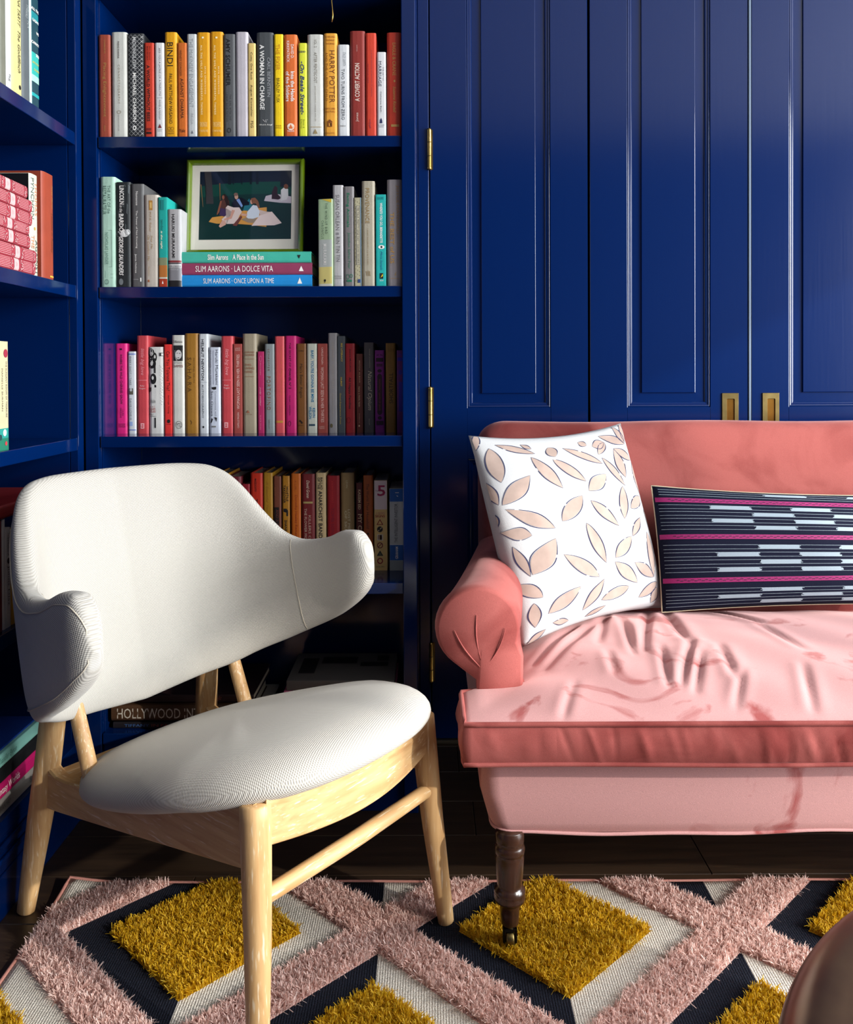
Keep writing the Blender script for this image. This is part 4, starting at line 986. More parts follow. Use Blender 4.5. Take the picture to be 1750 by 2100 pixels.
# pink patterned classics lying in a stack of seven
G = 'pink classics stacked flat'
zs = SHELF_Z[3]
PINK, PALE = (156, 54, 66), (210, 154, 155)
ORD = ['lowest', 'second from the bottom', 'third from the bottom', 'middle', 'third from the top', 'second from the top', 'topmost']
ends = [75, 77, 65, 63, 69, 69, 60]
for i in range(7):
    th = (0.0250, 0.0262, 0.0258, 0.0215, 0.0262, 0.0250, 0.0240)[i]
    L = 0.178
    xs = -0.8165 + (0.002, 0.0, 0.003, 0.004, 0.001, 0.002, 0.004)[i]
    y1 = at_x(ends[i], 800, xs).y
    its = []
    # text axis: local z from far end (0) to near end (L)
    its.append(('R', -th * 0.46, th * 0.46, L * 0.505, L * 0.40, (204, 170, 168)))
    its.append(('L', [(-th * 0.12, L * 0.44, th * 0.12, L * 0.44), (-th * 0.2, L * 0.455, th * 0.2, L * 0.455), (-th * 0.16, L * 0.47, th * 0.16, L * 0.47)], 0.0006, (190, 120, 124)))
    lines = []
    for k in range(7):
        x = -th * 0.38 + th * 0.76 * k / 6
        lines += [(x, L * 0.09, x, L * 0.30), (x, L * 0.60, x, L * 0.92)]
    its.append(('L', lines, 0.0009, PALE))
    for (a, n) in ((0.055, 16), (0.335, 22), (0.57, 14)):
        for q in range(n):
            rx = (random.random() - 0.5) * th * 0.84; rz = L * (a + (random.random() - 0.5) * 0.055)
            its.append(('C', rx, rz, 0.0011, 0.0011, PALE))
    e = book((0, 0, 0), th, L, 0.115, PINK, None, True, its)
    e.matrix_world = Matrix.Translation((xs, y1, zs + th / 2)) @ Matrix.Rotation(math.pi / 2, 4, 'Z') @ Matrix.Rotation(-math.pi / 2, 4, 'Y')
    tag(e, '%s pink patterned book in the flat stack, left shelf' % ORD[i], 'book', G)
    zs += th + 0.0003

# books stacked flat low in the left bookcase, beside the chair leg
G = 'large books stacked flat low in the left bookcase'
zs = SHELF_Z[0]
low = [((120, 116, 112), 0.032, 'grey book lowest in the flat stack behind the chair leg', [('BACK', -0.02, 0.03, 0.4, (60, 56, 54), ''), ('BRIAN MAY', 0.10, 0.05, 0.3, (60, 56, 54), ''), ('ROUND', 0.17, 0.03, 0.4, (60, 56, 54), 'b')]),
       ((176, 10, 90), 0.030, 'magenta book with white lettering behind the chair leg', [('Fantasy Worlds', 0.055, 0.09, 0.6, 'w', '')]),
       ((16, 18, 20), 0.030, 'black book between the magenta and mint ones, flat stack', []),
       ((150, 216, 200), 0.026, 'mint green book with handwriting on top of the flat stack', [('Vivre Chandler Byron', 0.05, 0.10, 0.6, (90, 150, 134), 'i')])]
for i, (c, th, lab, tx) in enumerate(low):
    L = 0.32
    y1 = 1.82 - 0.008 * i
    its = []
    for (t, off, ln, hf, cc, st) in tx:
        ln = {'BACK': 0.04, 'BRIAN MAY': 0.045, 'ROUND': 0.035}.get(t, ln)
        its.append(('T', t, 0.0, off + 0.06 + ln, off + 0.06, th * hf, cc, st))
    e = book((0, 0, 0), th, L, 0.24, c, None, True, its)
    e.matrix_world = Matrix.Translation((X_LCASE - 0.012, y1, zs + th / 2)) @ Matrix.Rotation(math.pi / 2, 4, 'Z') @ Matrix.Rotation(-math.pi / 2, 4, 'Y')
    tag(e, lab, 'book', G)
    zs += th + 0.0004
e = book((0, 0, 0), 0.004, 0.27, 0.22, (10, 60, 150), None, False, [])
e.matrix_world = Matrix.Translation((X_LCASE - 0.022, 1.80, zs + 0.002)) @ Matrix.Rotation(math.pi / 2, 4, 'Z') @ Matrix.Rotation(-math.pi / 2, 4, 'Y')
tag(e, 'thin cobalt blue booklet lying on the mint book', 'book', G)
zs += 0.0045
for (xx, y1, L, th, c, lab) in ((-0.90, 1.74, 0.22, 0.020, (150, 146, 140), 'grey book lying on the blue booklet, left bookcase'), (-0.91, 1.70, 0.20, 0.022, (206, 200, 186), 'small ivory book on top of the low left stack')):
    e = book((0, 0, 0), th, L, 0.16, c, None, True, [])
    e.matrix_world = Matrix.Translation((xx, y1, zs + th / 2)) @ Matrix.Rotation(math.pi / 2, 4, 'Z') @ Matrix.Rotation(-math.pi / 2, 4, 'Y')
    tag(e, lab, 'book', G)
    zs += th + 0.0004

# ------------------------------------------------------------------ picture frame on the stack
def lp(px, py, yb=2.045): return at_y(px, py, yb)
A = lp(384, 513); B = lp(619, 515)
FWd, FHt = 0.288, 0.236
pf = empty('picture_frame', ((A.x + B.x) / 2 - 0.004, 2.05, Z_STACK))
pf.rotation_euler = (-0.10, 0, -0.03)
tag(pf, 'lime green picture frame holding a picnic photograph, standing on stacked books', 'picture frame')
M_LIME = plain('lime_enamel', (88, 112, 4), 0.22, coat=0.6, vary=0.15)
hw = FWd / 2
def fr_ring(prof):
    verts, faces = [], []
    for ins, yy in prof:
        verts += [(-hw + ins, yy, ins), (hw - ins, yy, ins), (hw - ins, yy, FHt - ins), (-hw + ins, yy, FHt - ins)]
    for i in range(len(prof) - 1):
        for k in range(4):
            a, b = i * 4 + k, i * 4 + (k + 1) % 4
            faces.append((a, b, b + 4, a + 4))
    return verts, faces
prof = [(0.0, 0.016), (0.0, 0.002), (0.0012, 0.0), (0.004, -0.003), (0.007, -0.0035), (0.0105, -0.001), (0.0125, 0.004), (0.013, 0.009)]
for k in range(4):     # four mitred members
    verts, faces = [], []
    cs = [(0, 0), (1, 0), (1, 1), (0, 1)]
    for ins, yy in prof:
        P = [(-hw + ins, yy, ins), (hw - ins, yy, ins), (hw - ins, yy, FHt - ins), (-hw + ins, yy, FHt - ins)]
        verts += [P[k], P[(k + 1) % 4]]
    for i in range(len(prof) - 1):
        faces.append((2 * i, 2 * i + 1, 2 * i + 3, 2 * i + 2))
    mesh_obj('frame_member', verts, faces, M_LIME, pf)
box('backing', -hw + 0.002, hw - 0.002, 0.0105, 0.016, 0.002, FHt - 0.002, plain('frame_backing', (40, 36, 30), 0.8), pf)
# easel strut so that it stands
mesh_obj('easel_strut', [(-0.02, 0.016, 0.15), (0.02, 0.016, 0.15), (0.02, 0.080, 0.008), (-0.02, 0.080, 0.008), (-0.02, 0.019, 0.15), (0.02, 0.019, 0.15), (0.02, 0.083, 0.008), (-0.02, 0.083, 0.008)],
         [(0, 1, 2, 3), (7, 6, 5, 4), (0, 4, 5, 1), (2, 6, 7, 3), (1, 5, 6, 2), (0, 3, 7, 4)], MATS['frame_backing'], pf)
box('mat_board', -hw + 0.0125, hw - 0.0125, 0.0085, 0.0105, 0.0125, FHt - 0.0125, plain('cream_mat_board', (226, 220, 206), 0.9), pf)
# the printed photograph: zoom origin (380,310), 6.73 px per px; print spans x 165..1475, y 250..1172
ph = empty('photo_print', (0, 0, 0)); ph.parent = pf
PX_A, PX_B, PZ_T, PZ_B = -0.112, 0.1135, 0.208, 0.0375
def ph_pt(x, y):
    # photo corners in zoom pixels: TL(208,252) TR(1475,245) BL(165,1172) BR(1448,1168)
    v = (y - 250) / 920.0
    xl, xr = 208 + (165 - 208) * v, 1475 + (1448 - 1475) * v
    u = (x - xl) / (xr - xl)
    u = min(max(u, 0), 1); v = min(max(v, 0), 1)
    return PX_A + (PX_B - PX_A) * u, PZ_T + (PZ_B - PZ_T) * v
lay = [0]
def shape(nm, pts, rgb):
    lay[0] += 1
    yy = 0.0083 - lay[0] * 0.00002
    V = [(ph_pt(*p)[0], yy, ph_pt(*p)[1]) for p in pts]
    bm = bmesh.new()
    f = bm.faces.new([bm.verts.new(v) for v in V])
    bmesh.ops.triangulate(bm, faces=[f])
    bm_obj(nm, bm, plain('print_%d_%d_%d' % rgb, rgb, 0.35), ph)
def blob(cx, cy, rx, ry, n=14, rot=0.0):
    return [(cx + rx * math.cos(a) * math.cos(rot) - ry * math.sin(a) * math.sin(rot), cy + rx * math.cos(a) * math.sin(rot) + ry * math.sin(a) * math.cos(rot)) for a in [2 * math.pi * k / n for k in range(n)]]
shape('print_ground', [(165, 1172), (1448, 1168), (1475, 245), (208, 252)], (12, 48, 46))
shape('print_trees', [(208, 252), (1475, 245), (1468, 400), (900, 408), (380, 430), (205, 450)], (18, 30, 46))
shape('print_lawn', [(205, 450), (500, 420), (900, 400), (1468, 395), (1465, 560), (900, 560), (200, 600)], (12, 66, 56))
for x, w in ((610, 22), (664, 10), (905, 14), (996, 18), (780, 10)):
    shape('print_trunk', [(x - w, 430), (x - w * 0.7, 255), (x + w * 0.7, 255), (x + w, 430)], (14, 24, 34))
shape('print_trunk', [(265, 252), (360, 252), (372, 470), (384, 690), (280, 690), (290, 500)], (56, 54, 56))
shape('print_trunk', [(1320, 250), (1475, 245), (1465, 470), (1310, 470)], (20, 28, 38))
shape('print_torch', [(468, 410), (482, 410), (480, 640), (472, 640)], (130, 84, 50))
shape('print_torch', [(206, 425), (220, 425), (240, 730), (232, 730)], (120, 96, 66))
shape('print_blanket', [(310, 930), (360, 870), (520, 850), (900, 760), (1120, 740), (1120, 790), (1110, 1005), (890, 975), (700, 960), (420, 955)], (206, 148, 70))
shape('print_blanket', [(1085, 655), (1110, 590), (1240, 560), (1460, 600), (1458, 690), (1300, 682)], (190, 180, 190))
shape('print_figure', [(1190, 630), (1195, 540), (1240, 450), (1275, 480), (1268, 560), (1330, 620), (1280, 640)], (44, 26, 34))
shape('print_figure', [(1330, 590), (1320, 510), (1360, 480), (1420, 500), (1420, 590), (1400, 640), (1310, 660)], (206, 204, 206))
shape('print_hair', blob(1392, 465, 32, 34), (110, 66, 46))
shape('print_figure', [(460, 840), (480, 740), (560, 720), (640, 780), (610, 840), (520, 860)], (66, 48, 84))
shape('print_figure', [(470, 740), (490, 640), (560, 620), (600, 650), (605, 740), (540, 760)], (84, 52, 44))
shape('print_arm', [(478, 650), (500, 655), (462, 800), (430, 840), (425, 825)], (140, 84, 62))
shape('print_hair', [(505, 570), (545, 555), (580, 600), (610, 740), (570, 730), (540, 640), (510, 620)], (44, 28, 26))
shape('print_face', blob(520, 602, 18, 28), (136, 84, 64))
shape('print_figure', [(790, 780), (820, 690), (880, 620), (900, 680), (930, 740), (880, 790)], (36, 110, 126))
shape('print_figure', [(640, 690), (680, 620), (770, 605), (880, 670), (880, 710), (780, 720), (740, 760), (650, 740)], (18, 20, 34))
shape('print_shirt', [(700, 640), (740, 620), (790, 720), (770, 740)], (120, 150, 206))
shape('print_face', blob(702, 595, 26, 36), (190, 150, 130))
shape('print_hair', blob(696, 564, 30, 22), (120, 92, 82))
shape('print_figure', [(490, 900), (560, 840), (640, 800), (550, 745), (580, 712), (660, 740), (740, 740), (775, 800), (740, 850), (690, 960), (560, 960)], (214, 196, 190))
shape('print_arm', [(640, 770), (680, 780), (630, 890), (530, 915), (520, 895), (610, 860)], (200, 150, 134))
shape('print_leg', [(500, 910), (545, 920), (550, 970), (470, 1010), (450, 990)], (206, 160, 144))
shape('print_leg', [(640, 980), (760, 850), (780, 870), (700, 990)], (110, 60, 56))
shape('print_pillow', [(905, 990), (1020, 850), (1190, 800), (1325, 955), (1220, 985), (1000, 985)], (226, 206, 202))
shape('print_pillow', [(1000, 770), (1110, 800), (1180, 805), (1030, 850)], (206, 184, 176))
shape('print_figure', [(760, 900), (860, 870), (980, 890), (940, 950), (860, 945)], (150, 130, 110))
shape('print_figure', [(835, 870), (850, 800), (930, 710), (990, 720), (1020, 800), (1010, 870), (930, 895), (860, 890)], (206, 214, 226))
shape('print_arm', [(760, 820), (850, 830), (845, 860), (770, 850)], (206, 160, 140))
shape('print_face', blob(915, 665, 22, 34), (196, 146, 126))
shape('print_hair', [(905, 620), (960, 610), (1005, 660), (1025, 740), (1000, 750), (970, 690), (920, 690), (925, 650)], (124, 80, 56))
M_GLASS, _n, _l, _b = new_mat('picture_glass')
_b.inputs['Transmission Weight'].default_value = 1.0; _b.inputs['Roughness'].default_value = 0.02; _b.inputs['IOR'].default_value = 1.2
_t = _n.new('ShaderNodeBsdfTransparent'); _mx = _n.new('ShaderNodeMixShader'); _gl = _n.new('ShaderNodeBsdfGlossy'); _gl.inputs['Roughness'].default_value = 0.03
_mx.inputs[0].default_value = 0.04
_l.new(_t.outputs[0], _mx.inputs[1]); _l.new(_gl.outputs[0], _mx.inputs[2]); _l.new(_mx.outputs[0], _n['Material Output'].inputs[0])
box('glass', -hw + 0.0122, hw - 0.0122, 0.0052, 0.0062, 0.0122, FHt - 0.0122, M_GLASS, pf)
label_rows()
flush_texts()
# ------------------------------------------------------------------ armchair
ch = empty('armchair', (-0.343, 1.575, 0), (0, 0, math.radians(-37)))
tag(ch, 'cream upholstered lounge chair with curved wing back and pale oak legs', 'armchair')

# --- backrest: a padded shell swept along a horseshoe plan
Q  = [0.0, 0.2, 0.4, 0.6, 0.8, 1.0]
PA = [-0.312, -0.296, -0.240, -0.142, -0.030, 0.062]
PB = [0.0, 0.118, 0.228, 0.290, 0.312, 0.312]
QT = [0.0, 0.20, 0.30, 0.36, 0.42, 0.50, 0.57, 0.64, 0.74, 0.84, 0.91, 0.96, 0.985, 1.0]
ZT = [0.842, 0.842, 0.838, 0.824, 0.790, 0.722, 0.682, 0.672, 0.682, 0.704, 0.706, 0.690, 0.665, 0.622]
QB = [0.0, 0.3, 0.5, 0.7, 0.84, 0.93, 0.975, 1.0]
ZB = [0.375, 0.398, 0.438, 0.490, 0.533, 0.566, 0.590, 0.622]
def plan(q):
    s = abs(q)
    return np.array([float(spline(Q, PA, s)), math.copysign(float(spline(Q, PB, s)), q) if q else 0.0])
def shell(q, n_off, z):
    """point of the back at plan parameter q, offset along outward normal, height z"""
    p = plan(q); d = (plan(min(q + 0.004, 1)) - plan(max(q - 0.004, -1)))
    d /= np.linalg.norm(d)
    nrm = np.array([-d[1], d[0]])         # outward (away from sitter)
    if np.dot(nrm, np.array([p[0] - 0.06, p[1]])) < 0: nrm = -nrm
    lean = 0.265 * (1 - 0.72 * min(abs(q) / 0.8, 1.0) ** 1.5)
    k = (z - 0.46) * lean
    a = p[0] - k * (0.55 + 0.45 * max(0.0, -nrm[0])) + nrm[0] * n_off
    b = p[1] + k * 0.35 * math.copysign(1, q) * min(abs(q) * 2, 1.0) + nrm[1] * n_off
    return (a, b - 0.020, z)
NQ, NP = 110, 40
qs = np.concatenate([[-1.0], -1 + 0.10 * (np.linspace(0, 1, 14)[1:]) ** 2, np.linspace(-0.90, 0.90, NQ - 26)[1:-1], 1 - 0.10 * (np.linspace(1, 0, 14)[:-1]) ** 2, [1.0]])
verts = []
for q in qs:
    zt, zb = float(spline(QT, ZT, abs(q))), float(spline(QB, ZB, abs(q)))
    hh = max((zt - zb) / 2, 0.0005); zc = (zt + zb) / 2
    edge = min(1.0, math.sqrt(max(0.0, 1 - (max(abs(q) - 0.90, 0) / 0.10) ** 2)))
    T = (0.052 + 0.008 * max(0, abs(q) - 0.5)) * max(edge, 0.02)
    for k in range(NP):
        a = 2 * math.pi * k / NP
        c, s = math.cos(a), math.sin(a)
        e = 0.62
        zz = zc + hh * float(spow(s, 0.55 if hh > 0.03 else 0.9))
        nn = T / 2 * float(spow(c, e))
        verts.append(shell(q, nn, zz))
nq = len(qs)
faces = grid_faces(nq, NP, close_v=True)
faces.append(tuple(range(NP))); faces.append(tuple(range((nq - 1) * NP, nq * NP))[::-1])
bk = mesh_obj('backrest', verts, faces, M_CREAM, ch, smooth=True)
arc_ = np.concatenate([[0], np.cumsum([np.linalg.norm(plan(qs[i + 1]) - plan(qs[i])) for i in range(nq - 1)])])
set_uv(bk, [(arc_[i // NP], verts[i][2]) for i in range(len(verts))])
sub = bk.modifiers.new('smooth', 'SUBSURF'); sub.levels = 1; sub.render_levels = 1
# vertical seams where the wings begin
for sgn in (1, -1):
    pts = []
    q0 = 0.60
    zt, zb = float(spline(QT, ZT, q0)), float(spline(QB, ZB, q0))
    for i in range(22):
        t = i / 21
        q = sgn * (q0 + 0.10 * t * 0.6)
        ztt, zbb = float(spline(QT, ZT, abs(q))), float(spline(QB, ZB, abs(q)))
        z = ztt - 0.004 + (zbb - ztt + 0.008) * t
        s = (z - (ztt + zbb) / 2) / ((ztt - zbb) / 2)
        s = max(-1, min(1, s)); sa = abs(s) ** (1 / 0.55); ca = math.sqrt(max(0, 1 - sa * sa))
        pts.append(shell(q, -(0.053 / 2) * ca ** 0.62 - 0.0002, z))
    tube('seam', pts, 0.0009, M_CREAM_SEAM, bk, 6)
# welt around the outer rim, visible on the near wing
pts = []
for q in np.linspace(-0.985, 0.985, 160):
    zt, zb = float(spline(QT, ZT, abs(q))), float(spline(QB, ZB, abs(q)))
    z = (zt + zb) / 2 + (zt - zb) / 2 * 0.80
    pts.append(shell(q, 0.0226 * min(1, math.sqrt(max(0, 1 - (max(abs(q) - 0.9, 0) / 0.10) ** 2))), z))
for q in np.linspace(0.985, -0.985, 160):
    zt, zb = float(spline(QT, ZT, abs(q))), float(spline(QB, ZB, abs(q)))
    z = (zt + zb) / 2 - (zt - zb) / 2 * 0.80
    pts.append(shell(q, 0.0226 * min(1, math.sqrt(max(0, 1 - (max(abs(q) - 0.9, 0) / 0.10) ** 2))), z))
tube('seam', pts, 0.0013, M_CREAM_SEAM, bk, 6, closed=True)

# --- seat
SL = 0.325
def seat_outline(t, k=1.0):
    c, s = math.cos(t), math.sin(t)
    a = -0.018 + 0.358 * k * float(spow(c, 0.86))
    w = 0.270 + 0.045 * (a / 0.3)
    b = w * k * float(spow(s, 0.80))
    return a, b
rings = [(0.0, 0.048), (0.35, 0.0465), (0.60, 0.043), (0.78, 0.037), (0.90, 0.027), (0.965, 0.014), (0.995, -0.001), (0.985, -0.016), (0.94, -0.027), (0.86, -0.032), (0.0, -0.032)]
NS = 72
verts, faces = [], []
for k, dz in rings:
    for i in range(NS):
        a, b = seat_outline(2 * math.pi * i / NS, max(k, 0.002))
        z = 0.354 + SL * a + dz * (1.12 if dz > 0 else 1.0) - 0.05 * max(0, abs(a) - 0.2) * (1 if a < 0 else 0.6) - 0.16 * (a - 0.0) ** 2 * (1 if a > 0.15 else 0)
        verts.append((a - SL * dz * 0.9, b, z))
faces = grid_faces(len(rings), NS, close_v=True)
st = mesh_obj('seat', verts, [f[::-1] for f in faces], M_CREAM, ch, smooth=True)
set_uv(st, [(v[0] + (v[2] - 0.35) * 0.3, v[1]) for v in verts])
sub = st.modifiers.new('smooth', 'SUBSURF'); sub.levels = 1; sub.render_levels = 1
verts = []
for k, dz in ((0.0, -0.0300), (0.80, -0.0305), (0.80, -0.037), (0.0, -0.037)):
    for i in range(NS):
        a, b = seat_outline(2 * math.pi * i / NS, max(k, 0.002))
        verts.append((a, b, 0.352 + SL * a + dz))
mesh_obj('seat_underside', verts, [f[::-1] for f in grid_faces(4, NS, close_v=True)], M_DARK, ch, smooth=False)

# --- frame
def leg(pts, radii, name='leg', m=M_OAKZ):
    P, R = [], []
    n = 18
    for i in range(n):
        t = i / (n - 1) * (len(pts) - 1)
        j = min(int(t), len(pts) - 2); u = t - j
        P.append(Vector(pts[j]).lerp(Vector(pts[j + 1]), u))
        R.append(float(spline(list(range(len(radii))), radii, t)))
    d0 = (P[1] - P[0]).normalized(); d1 = (P[-1] - P[-2]).normalized()
    P = [P[0]] + [P[0] + d0 * 0.003] + P[1:-1] + [P[-1] - d1 * 0.003] + [P[-1]]
    R = [R[0] * 0.82] + [R[0]] + R[1:-1] + [R[-1]] + [R[-1] * 0.82]
    return tube(name, P, R, m, ch, 20)
for s in (1, -1):
    # front legs: from the rail corner, splayed to the floor
    leg([(0.290, s * 0.232, 0.008), (0.272, s * 0.215, 0.2), (0.255, s * 0.203, 0.402)], [0.0150, 0.0205, 0.0245])
    # rear legs run up behind the back
    leg([(-0.388 if s < 0 else -0.41, -0.220 if s < 0 else 0.178, 0.001), (-0.362, s * 0.192, 0.25), (-0.338, s * 0.180, 0.45), (-0.330, s * 0.172, 0.60)], [0.0165, 0.0245, 0.0235, 0.017])
    # slanting struts from rail to back
    leg([(-0.195, s * 0.186, 0.262), (-0.285, s * 0.186, 0.47)], [0.0155, 0.0135], 'strut')
    # side rail: tapering board with a swept-up rear end
    prof = [(-0.375, 0.206, 0.288), (-0.352, 0.207, 0.292), (-0.332, 0.2085, 0.283), (-0.312, 0.211, 0.277), (-0.28, 0.216, 0.278), (-0.1, 0.245, 0.308), (0.1, 0.278, 0.357), (0.262, 0.305, 0.404)]
    verts = []
    for a, z0, z1 in prof:
        b = s * (0.186 + 0.017 * (a + 0.375) / 0.637)
        for (bb, zz) in ((b - 0.0135, z0 + 0.002), (b - 0.0115, z0), (b + 0.0115, z0), (b + 0.0135, z0 + 0.002), (b + 0.0135, z1 - 0.003), (b + 0.010, z1), (b - 0.010, z1), (b - 0.0135, z1 - 0.003)):
            verts.append((a, bb, zz))
    fcs = grid_faces(len(prof), 8, close_v=True) + [tuple(range(8)), tuple(range(8 * (len(prof) - 1), 8 * len(prof)))]
    bm = bmesh.new()
    vv = [bm.verts.new(v) for v in verts]
    for f in fcs: bm.faces.new([vv[i] for i in f])
    bm_obj('side_rail', bm, M_OAKX, ch)
# front rail, bowed forward; rear rail straight
def rail(name, pts, h0, h1, th, m):
    verts = []
    for i, (a, b, z) in enumerate(pts):
        A0 = Vector(pts[max(i - 1, 0)]); A1 = Vector(pts[min(i + 1, len(pts) - 1)])
        d = (A1 - A0); nrm = Vector((d.y, -d.x, 0)).normalized()
        for (o_, zz) in ((-th / 2, z + h0 + 0.002), (-th / 2 + 0.002, z + h0), (th / 2 - 0.002, z + h0), (th / 2, z + h0 + 0.002), (th / 2, z + h1 - 0.002), (th / 2 - 0.002, z + h1), (-th / 2 + 0.002, z + h1), (-th / 2, z + h1 - 0.002)):
            verts.append((a + nrm.x * o_, b + nrm.y * o_, zz))
    n = len(pts)
    bm = bmesh.new(); vv = [bm.verts.new(v) for v in verts]
    for f in grid_faces(n, 8, close_v=True) + [tuple(range(8)), tuple(range(8 * (n - 1), 8 * n))]: bm.faces.new([vv[i] for i in f])
    return bm_obj(name, bm, m, ch)
fp = [(0.262 + 0.030 * math.cos(math.pi * t / 2), 0.196 * t, 0.345 - 0.010 * (1 - t * t)) for t in np.linspace(-1, 1, 22)]
rail('front_rail', fp, -0.006, 0.066, 0.026, M_OAKY)
rail('rear_rail', [(-0.34, -0.18, 0.24), (-0.34, 0.18, 0.24)], -0.03, 0.03, 0.024, M_OAKY)
leg([(0.270, -0.210, 0.264), (0.274, 0.0, 0.264), (0.270, 0.210, 0.264)], [0.0125, 0.0135, 0.0125], 'stretcher', M_OAKY)
# ------------------------------------------------------------------ sofa
SX1 = 1.72                       # right end of the seat (out of the picture)
sf = empty('sofa', (0.9, 1.9, 0))
tag(sf, 'rose velvet roll-arm sofa on turned dark legs in front of the doors', 'sofa')
SO = Vector((0.9, 1.9, 0))
def sf_obj(name, verts, faces, smooth=True, parent=None, mat=None, flip=False):
    bm = bmesh.new(); vv = [bm.verts.new(Vector(v) - SO) for v in verts]
    for f in faces: bm.faces.new([vv[i] for i in f])
    return bm_obj(name, bm, mat or M_VELVET, parent or sf, smooth)
def welt(pts, parent, r=0.0042, closed=False, mat=None):
    return tube('piping', [Vector(p) - SO for p in pts], r, mat or M_VELVET, parent, 8, closed)

# base: upholstered box, front face gently bowed, rounded ends
x0b, x1b, yf, yb_, z0b, z1b = 0.088, 1.79, 1.505, 2.25, 0.215, 0.365
def rounded_loop(x0, x1, y0, y1, r, n=7):
    L = []
    for (cx, cy, st) in ((x1 - r, y0 + r, -90), (x1 - r, y1 - r, 0), (x0 + r, y1 - r, 90), (x0 + r, y0 + r, 180)):
        for k in range(n):
            a = math.radians(st + 90 * k / (n - 1)); L.append((cx + r * math.cos(a), cy + r * math.sin(a)))
    return L
rings = []
for t, ins in ((0.0, 0.016), (0.03, 0.004), (0.15, -0.001), (0.5, -0.006), (0.8, -0.002), (0.95, 0.004), (1.0, 0.02)):
    z = z0b + (z1b - z0b) * t
    shr = 0.022 * (1 - t) ** 1.5
    rings.append([(x, y, z) for x, y in rounded_loop(x0b + ins + shr, x1b - ins - shr, yf + ins, yb_ - ins, 0.035)])
n = len(rings[0])
verts = [p for r in rings for p in r]
faces = grid_faces(len(rings), n, close_v=True) + [tuple(range(n)), tuple(range((len(rings) - 1) * n, len(rings) * n))]
base = sf_obj('base', verts, faces, mat=M_VELVET_SHEEN)
def wavy(x): return 0.0025 * math.sin(x * 9.0) + 0.0015 * math.sin(x * 23.0 + 1)
bl = [(x, y, z0b + 0.003 + wavy(x + y)) for x, y in rounded_loop(x0b + 0.022, x1b - 0.022, yf + 0.004, yb_ - 0.004, 0.035)]
dense = []
for i in range(len(bl)):
    a, b = Vector(bl[i]), Vector(bl[(i + 1) % len(bl)])
    m = max(1, int((b - a).length / 0.04))
    for k in range(m):
        p = a.lerp(b, k / m); p.z = z0b + 0.003 + wavy(p.x + p.y); dense.append(p)
welt(dense, base, 0.0032, True, M_VELVET_SHEEN)

# arms: a panel with a rolled top that flares outward at the front
def arm_section(t):
    """closed outline (x, z) of the left arm at depth fraction t, inner side first"""
    cx = 0.0905 + 0.088 * t ** 0.8
    r = 0.081 - 0.026 * t
    cz = 0.556 + 0.020 * t
    xin = 0.178 + 0.010 * t
    xo = 0.088 + 0.055 * t
    pts = [(xin, 0.36), (xin, 0.44), (xin + 0.001, 0.50)]
    for a in np.linspace(-20, 235, 26):
        pts.append((cx + r * math.cos(math.radians(a)), cz + r * math.sin(math.radians(a))))
    pts += [(xo, 0.455), (xo, 0.40), (xo, 0.34)]
    return pts
def arm(mirror):
    ys = np.concatenate([[1.598, 1.601, 1.606, 1.614, 1.625], np.linspace(1.66, 2.20, 22)])
    verts = []
    np_ = None
    for i, y in enumerate(ys):
        t = max(0, (y - 1.625) / (2.20 - 1.625))
        sec = arm_section(t)
        cxm = sum(p[0] for p in sec) / len(sec); czm = sum(p[1] for p in sec) / len(sec)
        k = [0.90, 0.945, 0.972, 0.991, 1.0][i] if i < 5 else 1.0
        np_ = len(sec)
        for (x, z) in sec:
            xx, zz = cxm + (x - cxm) * k, czm + (z - czm) * k
            verts.append(((xx if not mirror else 1.878 - xx), y, zz))
    nr = len(ys)
    faces = grid_faces(nr, np_, close_v=True)
    # domed front
    fc = len(verts)
    sec = arm_section(0)
    verts.append(((0.098 if not mirror else 1.878 - 0.098), 1.590, 0.52))
    for k in range(np_): faces.append((k, (k + 1) % np_, fc))
    faces.append(tuple(range((nr - 1) * np_, nr * np_)))
    a = sf_obj('arm', verts, faces)
    # pleats converging under the roll
    sx = (lambda v: v) if not mirror else (lambda v: 1.878 - v)
    for (p0, p1) in (((0.088, 0.585), (0.100, 0.487)), ((0.046, 0.556), (0.097, 0.484)), ((0.142, 0.560), (0.104, 0.485))):
        pts = []
        for i in range(9):
            u = i / 8
            bow = math.sin(u * math.pi) * 0.006 * (1 if p0[0] > 0.1 else -1)
            pts.append((sx(p0[0] + (p1[0] - p0[0]) * u + bow), 1.5935 - 0.002 * math.sin(u * math.pi), p0[1] + (p1[1] - p0[1]) * u))
        tube('pleat', [Vector(p) - SO for p in pts], [0.0006 + 0.0009 * math.sin(math.pi * min(1, i / 8)) for i in range(9)], M_VELVET, a, 8)
    return a
arm(False); arm(True)

# back: upright slab with rounded top and corners
xb0, xb1 = 0.128, 1.75
NXb, NSb = 90, 30
verts = []
for i in range(NXb + 1):
    u = i / NXb
    x = xb0 + (xb1 - xb0) * (0.5 - 0.5 * math.cos(math.pi * u)) if True else 0
    e = min(x - xb0, xb1 - x)
    corner = 1 - math.sqrt(max(0.0, 1 - max(0.0, 1 - e / 0.075) ** 2))
    ztop = 0.912 - 0.055 * corner + 0.002 * math.sin(x * 11)
    thick = 0.5 * (1 - 0.92 * max(0.0, 1 - e / 0.03) ** 3)
    for k in range(NSb):
        a = 2 * math.pi * k / NSb
        zc, hh = (0.34 + ztop) / 2, (ztop - 0.34) / 2
        z = zc + hh * float(spow(math.sin(a), 0.45))
        ymid = 2.205 + 0.055 * (z - 0.34)
        verts.append((x, ymid + 0.185 * thick * float(spow(math.cos(a), 0.6)) * (0.82 + 0.3 * (0.92 - z)), z))
